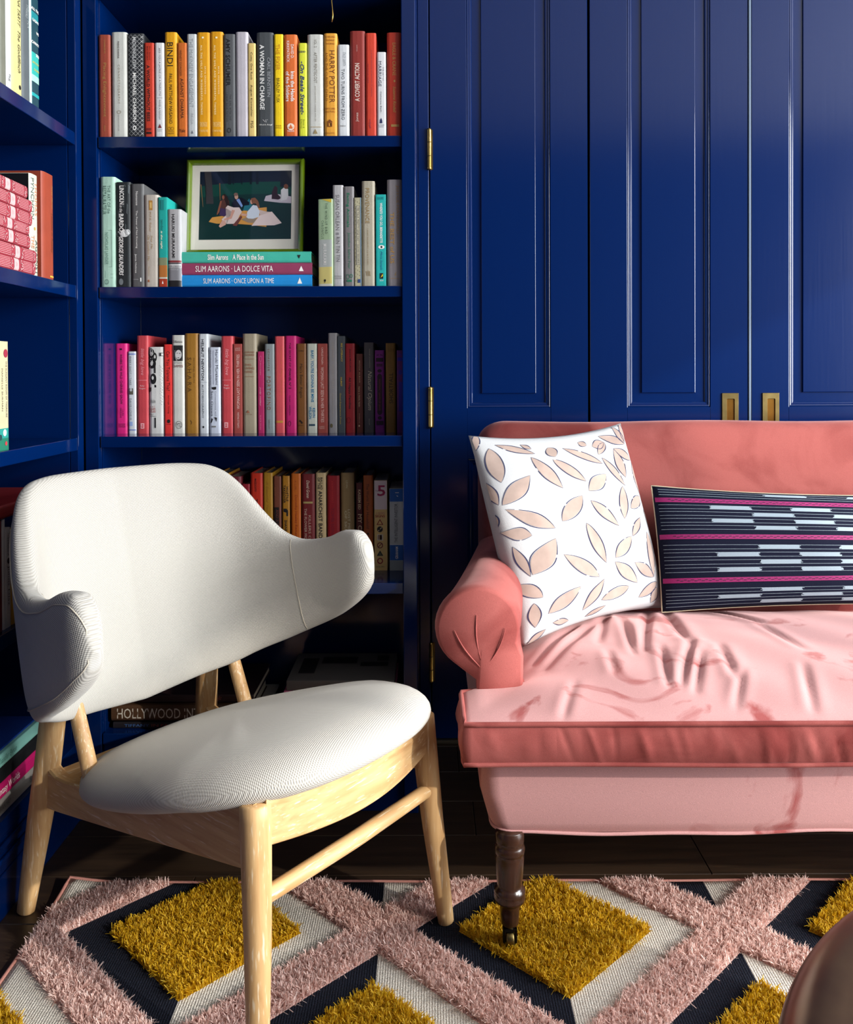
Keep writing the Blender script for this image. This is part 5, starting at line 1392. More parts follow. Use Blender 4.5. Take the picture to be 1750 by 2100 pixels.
faces = grid_faces(NXb + 1, NSb, close_v=True) + [tuple(range(NSb)), tuple(range(NXb * NSb, (NXb + 1) * NSb))]
sf_obj('backrest', verts, faces)

# seat cushion: T-shaped, with boxing, welts and creases
yc0, yc1 = 1.452, 2.125
zc_b, zc_e = 0.366, 0.436
def cush_left(y):
    t = min(1, max(0, (y - 1.602) / 0.022)); t = t * t * (3 - 2 * t)
    return 0.060 + 0.120 * t
CREASES = [((1278,1275),(1300,1352),0.010,0.012), ((1330,1262),(1322,1350),0.011,0.014), ((1366,1262),(1410,1330),0.012,0.016), ((1358,1340),(1372,1412),0.009,0.011),
           ((1420,1325),(1402,1412),0.012,0.013), ((1440,1350),(1428,1420),0.010,0.012), ((1480,1335),(1508,1400),0.009,0.013), ((1470,1256),(1560,1290),0.011,0.014),
           ((1560,1290),(1640,1345),0.007,0.014), ((1650,1375),(1668,1445),0.007,0.012), ((1100,1345),(1180,1296),0.009,0.013), ((1120,1360),(1240,1280),0.007,0.015),
           ((1180,1400),(1150,1470),0.004,0.012), ((1250,1345),(1262,1390),0.006,0.012), ((1245,1262),(1230,1330),0.008,0.014), ((1525,1385),(1512,1440),0.006,0.010)]
CR = []
for a, b, dp, wd in CREASES:
    P, Qp = at_z(a[0], a[1], 0.462), at_z(b[0], b[1], 0.455)
    CR.append((P.x, P.y, Qp.x, Qp.y, dp, wd * 1.2))
def crease(x, y):
    h = 0.0
    for (ax, ay, bx, by, dp, wd) in CR:
        dx_, dy_ = bx - ax, by - ay; L2 = dx_ * dx_ + dy_ * dy_
        t = ((x - ax) * dx_ + (y - ay) * dy_) / L2
        tt = min(1, max(0, t))
        L = math.sqrt(L2)
        s = ((x - ax) * dy_ - (y - ay) * dx_) / L       # signed distance
        over = max(0, -t, t - 1) * L
        fall = math.exp(-(over / 0.02) ** 2) * (0.35 + 0.65 * math.sin(math.pi * min(1, max(0, 0.1 + 0.8 * t))))
        h += 0.75 * dp * fall * (-math.exp(-(s / (wd * 0.5)) ** 2) + 0.55 * math.exp(-((s - wd * 1.1) / (wd * 0.8)) ** 2) + 0.35 * math.exp(-((s + wd * 1.1) / (wd * 0.9)) ** 2))
    return h
NVc, JE = 110, 14
XF = 0.215 + (1.663 - 0.215) * np.linspace(0, 1, 210) ** 1.25      # fixed columns, finer at the left
NUc = len(XF) + 2 * JE
ys = yc0 + (yc1 - yc0) * np.linspace(0, 1, NVc)
top = []
for y in ys:
    xl = cush_left(y); xr = 1.878 - cush_left(y)
    cols = [xl + (XF[0] - xl) * k / JE for k in range(JE)] + list(XF) + [XF[-1] + (xr - XF[-1]) * (k + 1) / JE for k in range(JE)]
    for x in cols:
        ex = min(x - xl, xr - x); ey = min(y - yc0, yc1 - y)
        sm = min(1, max(0, (1.68 - y) / 0.20)); sm = sm * sm * (3 - 2 * sm)
        xm = min(x, 1.878 - x)
        ex = max((xm - 0.06) * sm + (xm - 0.18) * (1 - sm), min(max(xm - cush_left(y), 0), 0.03))
        crown = 0.040 * (1 - math.exp(-max(ex, 0) / 0.08)) * (1 - math.exp(-max(ey, 0) / 0.085))
        z = zc_e + crown + crease(x, y) * min(1, max(ey, 0) / 0.03) + 0.0016 * math.sin(x * 31 + y * 17) * min(1, ey / 0.05)
        top.append((x, y, z))
faces = grid_faces(NVc, NUc)
# boundary loop (front left -> right, right, back, left)
loop = [i for i in range(NUc)] + [j * NUc + NUc - 1 for j in range(1, NVc)] + [(NVc - 1) * NUc + i for i in range(NUc - 2, -1, -1)] + [j * NUc for j in range(NVc - 2, 0, -1)]
verts = list(top)
nl = len(loop)
rings = [loop]
PLT = []
q_ = 0.0
while q_ < 5.5:
    q_ += random.uniform(0.014, 0.062)
    PLT.append((q_, random.uniform(0.003, 0.009), random.uniform(0.0008, 0.0042) * random.choice((1, 1, -1)), random.uniform(-0.030, -0.004), random.uniform(0.1, 0.7), random.uniform(0.25, 0.6)))
def pleats(s, t):
    # slanted, uneven gathers in the boxing
    h = 0.0
    for (p, wd, am, sl, tc_, tw) in PLT:
        if abs(s - p) < 0.06:
            h += am * math.exp(-((s - p - sl * (0.5 - t)) / wd) ** 2) * math.exp(-((t - tc_) / tw) ** 2)
    return h
acc = 0.0
arc = []
for i, vi in enumerate(loop):
    if i: acc += (Vector(verts[vi]) - Vector(verts[loop[i - 1]])).length
    arc.append(acc)
for t in (0.08, 0.2, 0.35, 0.5, 0.65, 0.8, 0.92, 1.0):
    ring = []
    for i, vi in enumerate(loop):
        p = Vector(verts[vi])
        a = Vector(verts[loop[i - 1]]); b = Vector(verts[loop[(i + 1) % nl]])
        d = (b - a); nrm = Vector((d.y, -d.x, 0))
        nrm = nrm.normalized() if nrm.length > 1e-9 else Vector((0, -1, 0))
        bulge = 0.010 * math.sin(math.pi * t) ** 0.8 + pleats(arc[i], t)
        z = zc_e + (zc_b - zc_e) * t
        z += 0.002 * math.sin(arc[i] * 12) * (1 - t)
        q = p + nrm * bulge
        verts.append((q.x, q.y, z)); ring.append(len(verts) - 1)
    rings.append(ring)
for r in range(len(rings) - 1):
    for i in range(nl):
        j = (i + 1) % nl
        faces.append((rings[r][i], rings[r][j], rings[r + 1][j], rings[r + 1][i]))
faces.append(tuple(rings[-1][::-1]))
cu = sf_obj('seat_cushion', verts, faces)
cu.data.materials.append(M_VELVET_SHEEN)
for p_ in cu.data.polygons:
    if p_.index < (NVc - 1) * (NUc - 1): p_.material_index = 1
wt = [Vector(verts[vi]) + Vector((0, 0, 0.001)) for vi in loop]
wt = [p for i, p in enumerate(wt) if i % 2 == 0]
def offs(P, k):
    out = []
    for i, p in enumerate(P):
        d = P[(i + 1) % len(P)] - P[i - 1]; nrm = Vector((d.y, -d.x, 0))
        out.append(p + (nrm.normalized() * k if nrm.length > 1e-9 else Vector()))
    return out
welt(offs(wt, 0.002), cu, 0.0048, True)
wb_ = [Vector((p.x, p.y, zc_b + 0.001 + 0.0015 * math.sin(p.x * 8))) for p in wt]
welt(offs(wb_, 0.003), cu, 0.0042, True)

# turned legs with casters
PROF = [(0.024, 0.0), (0.024, 0.001), (0.0262, 0.004), (0.0262, 0.016), (0.0262, 0.020), (0.0235, 0.024), (0.0262, 0.028), (0.0278, 0.034), (0.0268, 0.040), (0.0245, 0.043), (0.0262, 0.049), (0.0255, 0.060),
        (0.0240, 0.080), (0.0228, 0.096), (0.0222, 0.100), (0.0245, 0.103), (0.0278, 0.108), (0.0282, 0.113), (0.0262, 0.117), (0.0282, 0.121), (0.0268, 0.127), (0.0210, 0.131), (0.0180, 0.135), (0.0172, 0.150), (0.0160, 0.168), (0.0150, 0.170), (0.0100, 0.171)]
M_IRON = plain('black_iron', (26, 24, 24), 0.45, metal=0.7)
def sofa_leg(x, y, front=True):
    zt = 0.222
    lg = lathe('leg', [(r, -z) for r, z in PROF], M_MAHOG, sf, 28, (x - SO.x, y - SO.y, zt))
    zb = -0.171
    tube('caster_stem', [(0, 0, zb), (0, 0, zb - 0.010)], 0.007, M_BRASS_D, lg, 12)
    for s in (-1, 1):
        bm = bmesh.new(); bm_box(bm, s * 0.0105 - 0.0022, s * 0.0105 + 0.0022, -0.008, 0.008, zb - 0.034, zb - 0.006)
        bmesh.ops.bevel(bm, geom=list(bm.edges), offset=0.0015, segments=2, affect='EDGES')
        bm_obj('caster_fork', bm, M_IRON, lg)
    bm = bmesh.new(); bm_box(bm, -0.0125, 0.0125, -0.008, 0.008, zb - 0.011, zb - 0.006); bm_obj('caster_fork', bm, M_IRON, lg)
    rw, zc = 0.0150, zb - 0.0265
    V, Fc = [], []
    nn = 24
    for (xx, rr) in ((-0.007, rw * 0.55), (-0.007, rw * 0.9), (-0.005, rw), (0.005, rw), (0.007, rw * 0.9), (0.007, rw * 0.55)):
        for k in range(nn):
            a = 2 * math.pi * k / nn; V.append((xx, rr * math.cos(a), zc + rr * math.sin(a)))
    Fc = grid_faces(6, nn, close_v=True) + [tuple(range(nn)), tuple(range(5 * nn, 6 * nn))]
    mesh_obj('caster_wheel', V, Fc, M_BRASS_D, lg, True)
lgp = at_z(1046, 1938, 0.012)
sofa_leg(lgp.x, lgp.y); sofa_leg(1.878 - lgp.x, lgp.y); sofa_leg(lgp.x + 0.03, 2.20); sofa_leg(1.848 - lgp.x, 2.20)

# ------------------------------------------------------------------ cushions
def pillow_surface(C, T, pinch, side, sag=0.0):
    """C: corners TL,TR,BR,BL. returns f(u,v) on one face; u 0..1 left-right, v 0..1 top-bottom"""
    TL, TR, BR, BL = [Vector(c) for c in C]
    nrm = ((TR - TL) + (BR - BL)).cross((BL - TL) + (BR - TR)).normalized()   # towards +Y-ish or -Y
    if nrm.y > 0: nrm = -nrm
    def f(u, v, off=0.0):
        cu_, cv_ = 2 * u - 1, 2 * v - 1
        uu = 0.5 + 0.5 * cu_ * (1 - pinch * 0.25 * (1 - cv_ ** 2) * abs(cu_) ** 3)
        vv = 0.5 + 0.5 * cv_ * (1 - pinch * (1 - cu_ ** 2) * abs(cv_) ** 3)
        p = TL.lerp(TR, uu).lerp(BL.lerp(BR, uu), vv)
        e = max(0.0, (1 - cu_ ** 2)) ** 0.5 * max(0.0, (1 - cv_ ** 2)) ** 0.5
        h = T * e ** 0.85 * (1 + sag * cv_)
        wr = 0.0022 * math.sin(9 * u + 4 * v) * math.sin(7 * v) * e
        return p + nrm * (side * (h + wr) + off)
    return f
def pillow_mesh(name, C, T, pinch, mat, parent, n=48, sag=0.0, back=1.0):
    f, g = pillow_surface(C, T, pinch, 1, sag), pillow_surface(C, T * back, pinch, -1, sag)
    V, Fc = [], []
    N = n + 1
    for i in range(N):
        for j in range(N): V.append(f(i / n, j / n))
    for i in range(N):
        for j in range(N): V.append(g(i / n, j / n))
    bm = bmesh.new(); vv = [bm.verts.new(v) for v in V]
    for q in grid_faces(N, N): bm.faces.new([vv[k] for k in q])
    for q in grid_faces(N, N): bm.faces.new([vv[N * N + k] for k in q][::-1])
    bmesh.ops.remove_doubles(bm, verts=bm.verts, dist=0.0002)
    o = bm_obj(name, bm, mat, parent, True)
    return o, f

# white leaf-print cushion
WP = empty('throw_pillow', (0, 0, 0))
tag(WP, 'square white cushion printed with beige leaves, leaning in the sofa corner', 'cushion')
cTL = at_y(961, 893, 1.905); cTR = at_y(1273, 868, 2.135); cBR = at_y(1362, 1246, 2.06); cBL = at_y(1071, 1328, 1.80)
CW = [cTL, cTR, cBR, cBL]
pw, fw = pillow_mesh('pillow_body', CW, 0.066, 0.085, M_PILLOW, WP, 56, 0.25)
# leaves measured on the print: tip, tip, half-width (zoom pixels)
LV = [(120,150,110,305,22),(232,242,490,322,26),(400,232,470,275,16),(190,278,262,566,52),(445,515,275,745,58),(292,780,598,936,48),(180,560,255,740,22),(225,790,268,920,18),
 (286,955,452,988,46),(600,1015,470,1285,72),(350,1070,460,1295,24),(396,1356,545,1455,44),(500,1500,535,1680,34),(462,358,668,622,42),(618,378,845,568,36),(592,262,640,352,44),(705,272,995,418,28),
 (830,215,895,250,26),(940,262,1048,225,40),(1050,228,978,338,30),(1015,165,1255,245,34),(1165,90,1255,240,26),(1240,70,1262,230,22),(1003,370,1180,592,26),(1122,292,1202,526,42),(1125,285,1305,375,34),(1318,392,1362,645,30),
 (1015,508,858,645,52),(805,684,648,884,56),(866,724,1083,912,36),(1152,602,1140,856,40),(1345,668,1212,770,42),(1372,768,1516,1008,28),(1300,838,1202,986,28),(820,900,972,1198,40),(1190,990,1046,1158,44),(1366,945,1416,1285,38),
 (655,1138,920,1306,48),(1042,1190,1245,1346,46),(1212,1190,1412,1290,42),(1472,1250,1582,1250,52),(1453,1325,1284,1466,38),(1455,1365,1425,1500,34),(960,1325,836,1575,34),(1170,1380,962,1495,44),(788,1382,598,1582,48),(1008,1545,880,1635,18),(645,1660,755,1655,24),(608,1705,520,1800,22)]
ZTL, ZTR, ZBR, ZBL = (78, 165), (1266, 70), (1600, 1500), (495, 1815)
def inv_bilin(x, y):
    u = v = 0.5
    for _ in range(12):
        px = (ZTL[0]*(1-u)*(1-v)+ZTR[0]*u*(1-v)+ZBR[0]*u*v+ZBL[0]*(1-u)*v) - x
        py = (ZTL[1]*(1-u)*(1-v)+ZTR[1]*u*(1-v)+ZBR[1]*u*v+ZBL[1]*(1-u)*v) - y
        a = (ZTR[0]-ZTL[0])*(1-v)+(ZBR[0]-ZBL[0])*v; b = (ZBL[0]-ZTL[0])*(1-u)+(ZBR[0]-ZTR[0])*u
        c = (ZTR[1]-ZTL[1])*(1-v)+(ZBR[1]-ZBL[1])*v; d = (ZBL[1]-ZTL[1])*(1-u)+(ZBR[1]-ZTR[1])*u
        det = a*d-b*c
        u -= (px*d-b*py)/det; v -= (a*py-px*c)/det
    return u, v
Vf, Ff, Vo, Fo = [], [], [], []
for (xa, ya, xb, yb2, hwid) in LV:
    L = math.hypot(xb - xa, yb2 - ya); ux, uy = (xb - xa) / L, (yb2 - ya) / L; nx, ny = -uy, ux
    n = 14
    jit = random.uniform(-0.12, 0.12)
    def edge(sgn, grow):
        out = []
        for i in range(n + 1):
            t = i / n
            w = hwid * grow * (math.sin(math.pi * t ** (1 + jit)) ** 0.85) * (1 + 0.05 * math.sin(7 * t + xa))
            tt = -0.01 * (grow - 1) * 8 + t * (1 + 0.16 * (grow - 1))
            u, v = inv_bilin(xa + ux * L * tt + nx * w * sgn, ya + uy * L * tt + ny * w * sgn)
            out.append((u, v))
        return out
    A, B = edge(1, 0.93), edge(-1, 0.93)
    ok = all(0.004 < u < 0.996 and 0.004 < v < 0.996 for u, v in A + B)
    cl = lambda q: (min(max(q[0], 0.006), 0.994), min(max(q[1], 0.006), 0.994))
    b0 = len(Vf); m = 4
    for i in range(n + 1):
        for k in range(m + 1):
            a_, b_ = cl(A[i]), cl(B[i]); s = k / m
            Vf.append(fw(a_[0] + (b_[0] - a_[0]) * s, a_[1] + (b_[1] - a_[1]) * s, 0.0006))
    for i in range(n):
        for k in range(m):
            q = b0 + i * (m + 1) + k; Ff.append((q, q + 1, q + m + 2, q + m + 1))
    for sgn in (1, -1):
        E1, E2 = edge(sgn, 1.0), edge(sgn, 1.0 + 2.6 / hwid * 2.1)
        sk = random.randint(0, n - 1) if random.random() < 0.35 else -1
        b0 = len(Vo)
        for i in range(n + 1):
            Vo.append(fw(*cl(E1[i]), 0.0009)); Vo.append(fw(*cl(E2[i]), 0.0009))
        for i in range(n):
            if i == sk: continue
            Fo.append((b0 + 2 * i, b0 + 2 * i + 1, b0 + 2 * i + 3, b0 + 2 * i + 2))
mesh_obj('leaf_print', Vf, Ff, plain('beige_leaf_ink', (163, 142, 130), 0.9, vary=0.18), pw, True)['kind'] = 'stuff'
mesh_obj('leaf_outline', Vo, Fo, plain('indigo_outline_ink', (34, 36, 74), 0.9), pw)['kind'] = 'stuff'

# navy striped lumbar cushion
LP = empty('throw_pillow', (0, 0, 0))
tag(LP, 'long navy cushion with white ikat dashes and magenta stripes on the sofa', 'cushion')
lTL = at_y(1336, 996, 2.075); lBL = at_y(1358, 1256, 2.00)
LLEN = 0.62
lTR = lTL + Vector((LLEN, 0.02, -0.030)); lBR = lBL + Vector((LLEN, 0.02, 0.012))
CL = [lTL, lTR, lBR, lBL]
pl, flb = pillow_mesh('pillow_body', CL, 0.058, 0.055, M_NAVY, LP, 56, 0.1)
M_W = plain('ikat_white_yarn', (146, 161, 170), 0.9, bump=0.3, bump_scale=500)
M_MAG = plain('magenta_ribbon', (142, 8, 90), 0.75, bump=0.3, bump_scale=400)
M_DKT = plain('dark_braid_thread', (60, 20, 50), 0.9)
M_BEI = plain('beige_piping', (196, 180, 150), 0.9)
def strip(u0, u1, v0, v1, off=0.0006, nu=60, ragged=0.0, rows=1):
    V, Fc = [], []
    for r in range(rows):
        a = v0 + (v1 - v0) * r / rows; b = v0 + (v1 - v0) * (r + 1) / rows
        s = u0 + (random.uniform(-ragged, ragged)); e = u1 + random.uniform(-ragged, ragged)
        nn = max(2, int(nu * (e - s)) + 1)
        b0 = len(V)
        for i in range(nn + 1):
            u = s + (e - s) * i / nn
            V.append(flb(u, a, off)); V.append(flb(u, b, off))
        for i in range(nn): Fc.append((b0 + 2 * i, b0 + 2 * i + 2, b0 + 2 * i + 3, b0 + 2 * i + 1))
    return V, Fc
def add_strip(acc, s):
    b = len(acc[0]); acc[0].extend(s[0]); acc[1].extend([tuple(b + i for i in f) for f in s[1]])
white, mag, brd = ([], []), ([], []), ([], [])
# rows measured at the cushion's left edge (zoom pixels from 100 to 1105)
def vv_(y): return (y - 100) / 1005.0
band = [(0.020, 0.050)]
for yv in (222, 520, 865):
    mag_v = vv_(yv - 18 if yv > 300 else yv - 22), vv_(yv + 20 if yv > 300 else yv + 16)
    rb_ = strip(0.004, 0.996, mag_v[0], mag_v[1], 0.0012)
    mesh_obj('ribbon', rb_[0], rb_[1], M_MAG, pl, True)
    vm = (mag_v[0] + mag_v[1]) / 2
    for i in range(70):
        u = 0.05 + 0.013 * i
        if u > 0.97: break
        z_ = 0.004 if i % 2 else -0.004
        add_strip(brd, strip(u, u + 0.010, vm + z_ - 0.0028, vm + z_ + 0.0028, 0.0018, 20))
# thin white pinstripes and ikat dashes between the ribbons
blocks = [(0.150, 0.375, 4, (0, 1, 0, 1)), (0.475, 0.715, 4, (1, 0, 1, 0)), (0.825, 0.980, 3, (1, 0, 1))]
for (va, vb, nrow, ph_) in blocks:
    hgt = (vb - va) / nrow
    for r in range(nrow):
        a = va + hgt * (r + 0.16); b = va + hgt * (r + 0.72)
        for e in (a, b):
            add_strip(white, strip(0.012, 0.99, e - 0.0013, e + 0.0013, 0.0008))
        start = 0.205 if ph_[r] == 0 else 0.365
        u = start
        while u < 0.97:
            add_strip(white, strip(u, min(u + 0.157, 0.985), a, b, 0.0008, 60, 0.006, 7))
            u += 0.315
for e in (0.030, 0.052, 0.075):
    add_strip(white, strip(0.02, 0.99, e - 0.0016, e + 0.0016, 0.0008))
u = 0.43
while u < 0.97:
    add_strip(white, strip(u, u + 0.17, 0.030, 0.052, 0.0008, 60, 0.006, 4)); u += 0.335
mesh_obj('ikat_stripes', white[0], white[1], M_W, pl, True)['kind'] = 'stuff'
mesh_obj('ribbon_stitching', brd[0], brd[1], M_DKT, pl)['kind'] = 'stuff'
edge_pts = [flb(i / 60, 0) for i in range(60)] + [flb(1, i / 40) for i in range(40)] + [flb(1 - i / 60, 1) for i in range(60)] + [flb(0, 1 - i / 40) for i in range(40)]
tube('piping', edge_pts, 0.0016, M_BEI, pl, 6, True)
# ------------------------------------------------------------------ rug
RX0, RX1, RY0, RY1 = -0.735, 1.55, 0.35, 1.717
rg = empty('rug', (0.4, 1.1, 0))
tag(rg, 'cream and navy flatwoven rug with shaggy pink lattice and mustard diamonds', 'rug')
RO = Vector((0.4, 1.1, 0))
PXR, PYR = 0.647, 0.620           # pattern repeat
CX0, CY0 = -0.418, 1.560          # centre of one mustard diamond
def cell(x, y):
    """offset to the nearest diamond centre (two interleaved grids) and the diamond norm"""
    best = None
    for ox, oy in ((0, 0), (0.5, 0.5)):
        dx_ = (x - CX0) / PXR - ox; dy_ = (y - CY0) / PYR - oy
        dx_ = dx_ - np.round(dx_); dy_ = dy_ - np.round(dy_)
        n_ = 2 * np.abs(dx_) + 2 * np.abs(dy_)
        if best is None: best = (n_, dx_, dy_)
        else:
            k = n_ < best[0]
            best = (np.where(k, n_, best[0]), np.where(k, dx_, best[1]), np.where(k, dy_, best[2]))
    return best
def rug_mat():
    m, n, l, b = new_mat('flatweave')
    geo = n.new('ShaderNodeNewGeometry'); sep = n.new('ShaderNodeSeparateXYZ'); l.new(geo.outputs['Position'], sep.inputs[0])
    def mth(op, a, b_=None):
        q = n.new('ShaderNodeMath'); q.operation = op
        for i, v in enumerate((a, b_)):
            if v is None: continue
            if isinstance(v, (int, float)): q.inputs[i].default_value = v
            else: l.new(v, q.inputs[i])
        return q.outputs[0]
    def nrm(ox, oy):
        fx = mth('SUBTRACT', mth('DIVIDE', mth('SUBTRACT', sep.outputs[0], CX0), PXR), ox)
        fy = mth('SUBTRACT', mth('DIVIDE', mth('SUBTRACT', sep.outputs[1], CY0), PYR), oy)
        dx_ = mth('SUBTRACT', fx, mth('ROUND', fx)); dy_ = mth('SUBTRACT', fy, mth('ROUND', fy))
        return mth('MULTIPLY', mth('ADD', mth('ABSOLUTE', dx_), mth('ABSOLUTE', dy_)), 2.0), dx_
    n1, d1_ = nrm(0, 0); n2, d2_ = nrm(0.5, 0.5)
    pick = mth('LESS_THAN', n1, n2)
    dxx = mth('ADD', mth('MULTIPLY', pick, d1_), mth('MULTIPLY', mth('SUBTRACT', 1.0, pick), d2_))
    left = mth('LESS_THAN', dxx, 0.0)
    mix = n.new('ShaderNodeMixRGB'); mix.inputs[1].default_value = lin((226, 219, 206)); mix.inputs[2].default_value = lin((30, 33, 44)); l.new(left, mix.inputs[0])
    nmin = mth('MINIMUM', n1, n2)
    mixp = n.new('ShaderNodeMixRGB'); mixp.inputs[2].default_value = lin((222, 184, 174)); l.new(mth('GREATER_THAN', nmin, 0.815), mixp.inputs[0]); l.new(mix.outputs[0], mixp.inputs[1])
    mixy = n.new('ShaderNodeMixRGB'); mixy.inputs[2].default_value = lin((196, 150, 22)); l.new(mth('MULTIPLY', mth('LESS_THAN', nmin, 0.55), mth('LESS_THAN', sep.outputs[1], 1.698)), mixy.inputs[0]); l.new(mixp.outputs[0], mixy.inputs[1])
    mix = mixy
    nz = n.new('ShaderNodeTexNoise'); nz.inputs['Scale'].default_value = 420; nz.inputs['Detail'].default_value = 2; l.new(geo.outputs['Position'], nz.inputs['Vector'])
    mr = n.new('ShaderNodeMapRange'); mr.inputs[1].default_value = 0.3; mr.inputs[2].default_value = 0.7; mr.inputs[3].default_value = 0.65; mr.inputs[4].default_value = 1.2; l.new(nz.outputs['Fac'], mr.inputs[0])
    mu = n.new('ShaderNodeMixRGB'); mu.blend_type = 'MULTIPLY'; mu.inputs[0].default_value = 1; l.new(mix.outputs[0], mu.inputs[1]); l.new(mr.outputs[0], mu.inputs[2])
    l.new(mu.outputs[0], b.inputs['Base Color']); b.inputs['Roughness'].default_value = 0.95; b.inputs['Specular IOR Level'].default_value = 0.1
    wv = n.new('ShaderNodeTexWave'); wv.inputs['Scale'].default_value = 70; wv.bands_direction = 'X'; l.new(geo.outputs['Position'], wv.inputs['Vector'])
    wv2 = n.new('ShaderNodeTexWave'); wv2.inputs['Scale'].default_value = 110; wv2.bands_direction = 'Y'; l.new(geo.outputs['Position'], wv2.inputs['Vector'])
    h = mth('ADD', mth('MULTIPLY', wv.outputs['Fac'], wv2.outputs['Fac']), nz.outputs['Fac'])
    bp = n.new('ShaderNodeBump'); bp.inputs['Strength'].default_value = 0.8; bp.inputs['Distance'].default_value = 0.002; l.new(h, bp.inputs['Height']); l.new(bp.outputs[0], b.inputs['Normal'])
    return m
# woven ground, slightly uneven
nx_, ny_ = 120, 70
V = []
for i in range(nx_ + 1):
    for j in range(ny_ + 1):
        x = RX0 + (RX1 - RX0) * i / nx_; y = RY0 + (RY1 - RY0) * j / ny_
        z = 0.0065 + 0.0012 * math.sin(x * 14 + 1) * math.sin(y * 17)
        c = max(0, 1 - math.hypot(x - RX0, y - RY1) / 0.12)
        V.append((x - RO.x, y - RO.y, z + 0.012 * c * c))
Fc = grid_faces(nx_ + 1, ny_ + 1)
gr = mesh_obj('woven_ground', V, [f for f in Fc], rug_mat(), rg, True)
sol = gr.modifiers.new('thickness', 'SOLIDIFY'); sol.thickness = 0.0055; sol.offset = -1
loop = []
for i in range(0, nx_ + 1): loop.append(V[i * (ny_ + 1) + ny_])
for j in range(ny_ - 1, -1, -1): loop.append(V[nx_ * (ny_ + 1) + j])
for i in range(nx_ - 1, -1, -1): loop.append(V[i * (ny_ + 1)])
for j in range(1, ny_): loop.append(V[j])
tube('edge_binding', [(p[0], p[1], p[2] - 0.001) for p in loop], 0.0036, plain('pink_binding', (176, 120, 108), 0.9, bump=0.4, bump_scale=500), rg, 8, True)

def yarn_mat(name, dark, mid, light):
    m, n, l, b = new_mat(name)
    at_ = n.new('ShaderNodeAttribute'); at_.attribute_name = 'tone'
    r = n.new('ShaderNodeValToRGB'); e = r.color_ramp.elements
    e[0].position = 0.0; e[0].color = lin(dark); e[1].position = 1.0; e[1].color = lin(light)
    x = e.new(0.5); x.color = lin(mid)
    l.new(at_.outputs['Fac'], r.inputs[0]); l.new(r.outputs[0], b.inputs['Base Color'])
    b.inputs['Roughness'].default_value = 0.6; b.inputs['Specular IOR Level'].default_value = 0.3
    tr = n.new('ShaderNodeBsdfTranslucent'); l.new(r.outputs[0], tr.inputs[0])
    mx = n.new('ShaderNodeMixShader'); mx.inputs[0].default_value = 0.4
    l.new(b.outputs[0], mx.inputs[1]); l.new(tr.outputs[0], mx.inputs[2]); l.new(mx.outputs[0], n['Material Output'].inputs[0])
    return m
M_YEL = yarn_mat('mustard_yarn', (190, 142, 12), (216, 174, 28), (238, 206, 74))
M_PNK = yarn_mat('pink_yarn', (224, 186, 174), (240, 210, 199), (252, 234, 226))

def pile(name, pts, mat, length, width, blades):
    """tufts of cut yarn: bent ribbons, all in one mesh"""
    n = len(pts)
    if n == 0: return None
    P = np.repeat(pts, blades, axis=0)
    N = len(P)
    tuft_dir = np.repeat(RNG.uniform(0, 2 * np.pi, n), blades)
    tuft_lean = np.repeat(RNG.uniform(0.2, 1.0, n), blades)
    ang = tuft_dir + RNG.normal(0, 0.9, N)
    lean = np.clip(tuft_lean + RNG.normal(0, 0.3, N), -0.2, 1.25)
    L = length * np.repeat(RNG.uniform(0.8, 1.12, n), blades) * RNG.uniform(0.75, 1.1, N)
    w = width * RNG.uniform(0.7, 1.25, N)
    face = RNG.uniform(0, 2 * np.pi, N)
    wx, wy = np.cos(face), np.sin(face)
    dx_, dy_ = np.cos(ang), np.sin(ang)
    jx, jy = RNG.normal(0, 0.0016, N), RNG.normal(0, 0.0016, N)
    verts = np.zeros((N, 6, 3))
    for k, (t, ww) in enumerate(((0.0, 1.0), (0.55, 1.0), (1.0, 0.45))):
        off = L * lean * t * t * 0.9
        zz = L * t * np.sqrt(np.clip(1 - (lean * t * 0.8) ** 2, 0.1, 1))
        cx = P[:, 0] + jx + dx_ * off; cy = P[:, 1] + jy + dy_ * off
        verts[:, 2 * k, 0] = cx - wx * w * ww / 2; verts[:, 2 * k, 1] = cy - wy * w * ww / 2
        verts[:, 2 * k + 1, 0] = cx + wx * w * ww / 2; verts[:, 2 * k + 1, 1] = cy + wy * w * ww / 2
        verts[:, 2 * k, 2] = zz + 0.005; verts[:, 2 * k + 1, 2] = zz + 0.005
    verts[:, :, 0] -= RO.x; verts[:, :, 1] -= RO.y
    me = bpy.data.meshes.new(name)
    me.vertices.add(N * 6); me.vertices.foreach_set('co', verts.reshape(-1))
    base = (np.arange(N) * 6)[:, None, None]
    quads = np.array([[0, 1, 3, 2], [2, 3, 5, 4]])[None] + base
    quads = quads.reshape(-1, 4)
    me.loops.add(quads.size); me.loops.foreach_set('vertex_index', quads.reshape(-1))
    me.polygons.add(len(quads)); me.polygons.foreach_set('loop_start', np.arange(0, quads.size, 4)); me.polygons.foreach_set('loop_total', np.full(len(quads), 4))
    me.update(); me.validate()
    a = me.attributes.new('tone', 'FLOAT', 'POINT')
    tone = np.repeat(np.clip(RNG.normal(0.5, 0.24, N), 0, 1), 6)
    a.data.foreach_set('value', tone)
    me.polygons.foreach_set('use_smooth', np.ones(len(quads), bool))
    me.materials.append(mat)
    o = bpy.data.objects.new(name, me); COL.objects.link(o); o.parent = rg
    o['kind'] = 'stuff'
    return o
def scatter(step, y0, y1):
    gx, gy = np.meshgrid(np.arange(RX0 + 0.004, RX1, step), np.arange(y0, y1, step))
    p = np.stack([gx.ravel(), gy.ravel()], 1)
    return p + RNG.uniform(-step * 0.45, step * 0.45, p.shape)
pts = np.concatenate([scatter(0.0052, 1.26, RY1 - 0.006), scatter(0.011, RY0 + 0.01, 1.26)])
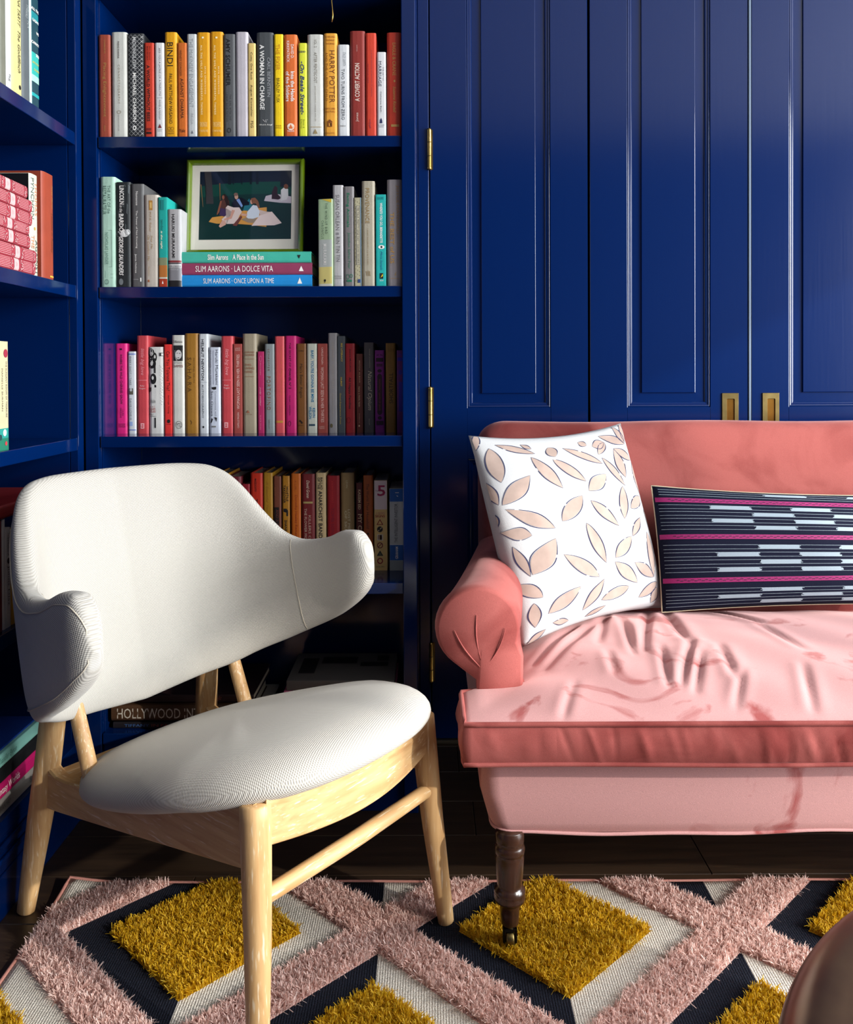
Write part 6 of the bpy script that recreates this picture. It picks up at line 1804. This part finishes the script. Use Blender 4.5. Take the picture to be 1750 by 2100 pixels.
pts = pts[(pts[:, 0] > RX0 + 0.004) & (pts[:, 0] < RX1 - 0.004)]
nn_, ddx, ddy = cell(pts[:, 0], pts[:, 1])
near = pts[:, 1] > 1.26
pk = pts[nn_ > 0.825]
pile('shag_lattice', pk, M_PNK, 0.0165, 0.0022, 7)
# every mustard diamond is its own tufted piece
ym = (nn_ < 0.545) & ((pts[:, 1] - ddy * PYR) < RY1)
yp = pts[ym]
keyx = np.round((yp[:, 0] - ddx[ym] * PXR - CX0) / (PXR / 2)).astype(int); keyy = np.round((yp[:, 1] - ddy[ym] * PYR - CY0) / (PYR / 2)).astype(int)
for k in sorted(set(zip(keyx.tolist(), keyy.tolist()))):
    s = (keyx == k[0]) & (keyy == k[1])
    pile('tufted_diamond', yp[s], M_YEL, 0.0175, 0.0022, 7)

# ------------------------------------------------------------------ round bronze table in the near corner
tb = empty('drum_table', (0.811, 0.609, 0))
tag(tb, 'round dark bronze drum table in the near right corner on the rug', 'table')
def bronze():
    m, n, l, b = new_mat('aged_bronze')
    tc = n.new('ShaderNodeTexCoord')
    t = n.new('ShaderNodeTexNoise'); t.inputs['Scale'].default_value = 6; t.inputs['Detail'].default_value = 6; l.new(tc.outputs['Object'], t.inputs['Vector'])
    r = n.new('ShaderNodeValToRGB'); r.color_ramp.elements[0].position = 0.35; r.color_ramp.elements[1].position = 0.68
    r.color_ramp.elements[0].color = lin((104, 78, 60)); r.color_ramp.elements[1].color = lin((134, 108, 78))
    l.new(t.outputs['Fac'], r.inputs[0]); l.new(r.outputs[0], b.inputs['Base Color'])
    b.inputs['Metallic'].default_value = 0.85
    mr = n.new('ShaderNodeMapRange'); mr.inputs[3].default_value = 0.18; mr.inputs[4].default_value = 0.42; l.new(t.outputs['Fac'], mr.inputs[0]); l.new(mr.outputs[0], b.inputs['Roughness'])
    return m
M_BRZ = bronze()
R0, ZT_ = 0.522, 0.40
prof = [(R0 - 0.10, 0.012), (R0 - 0.07, 0.012), (R0 - 0.02, 0.06), (R0 + 0.004, 0.16), (R0 + 0.008, 0.24), (R0 + 0.004, 0.32)]
lathe('body', prof, M_BRZ, tb, 96)
prof = [(R0 + 0.004, 0.3205), (R0 + 0.003, 0.345)]
for a in np.linspace(0, 90, 12):
    prof.append((R0 - 0.045 + 0.047 * math.cos(math.radians(a)), ZT_ - 0.045 + 0.045 * math.sin(math.radians(a))))
prof += [(R0 - 0.06, ZT_ - 0.0008), (R0 - 0.066, ZT_ - 0.002), (R0 - 0.09, ZT_ - 0.002), (0.01, ZT_ - 0.002)]
lathe('top', prof, M_BRZ, tb, 128)
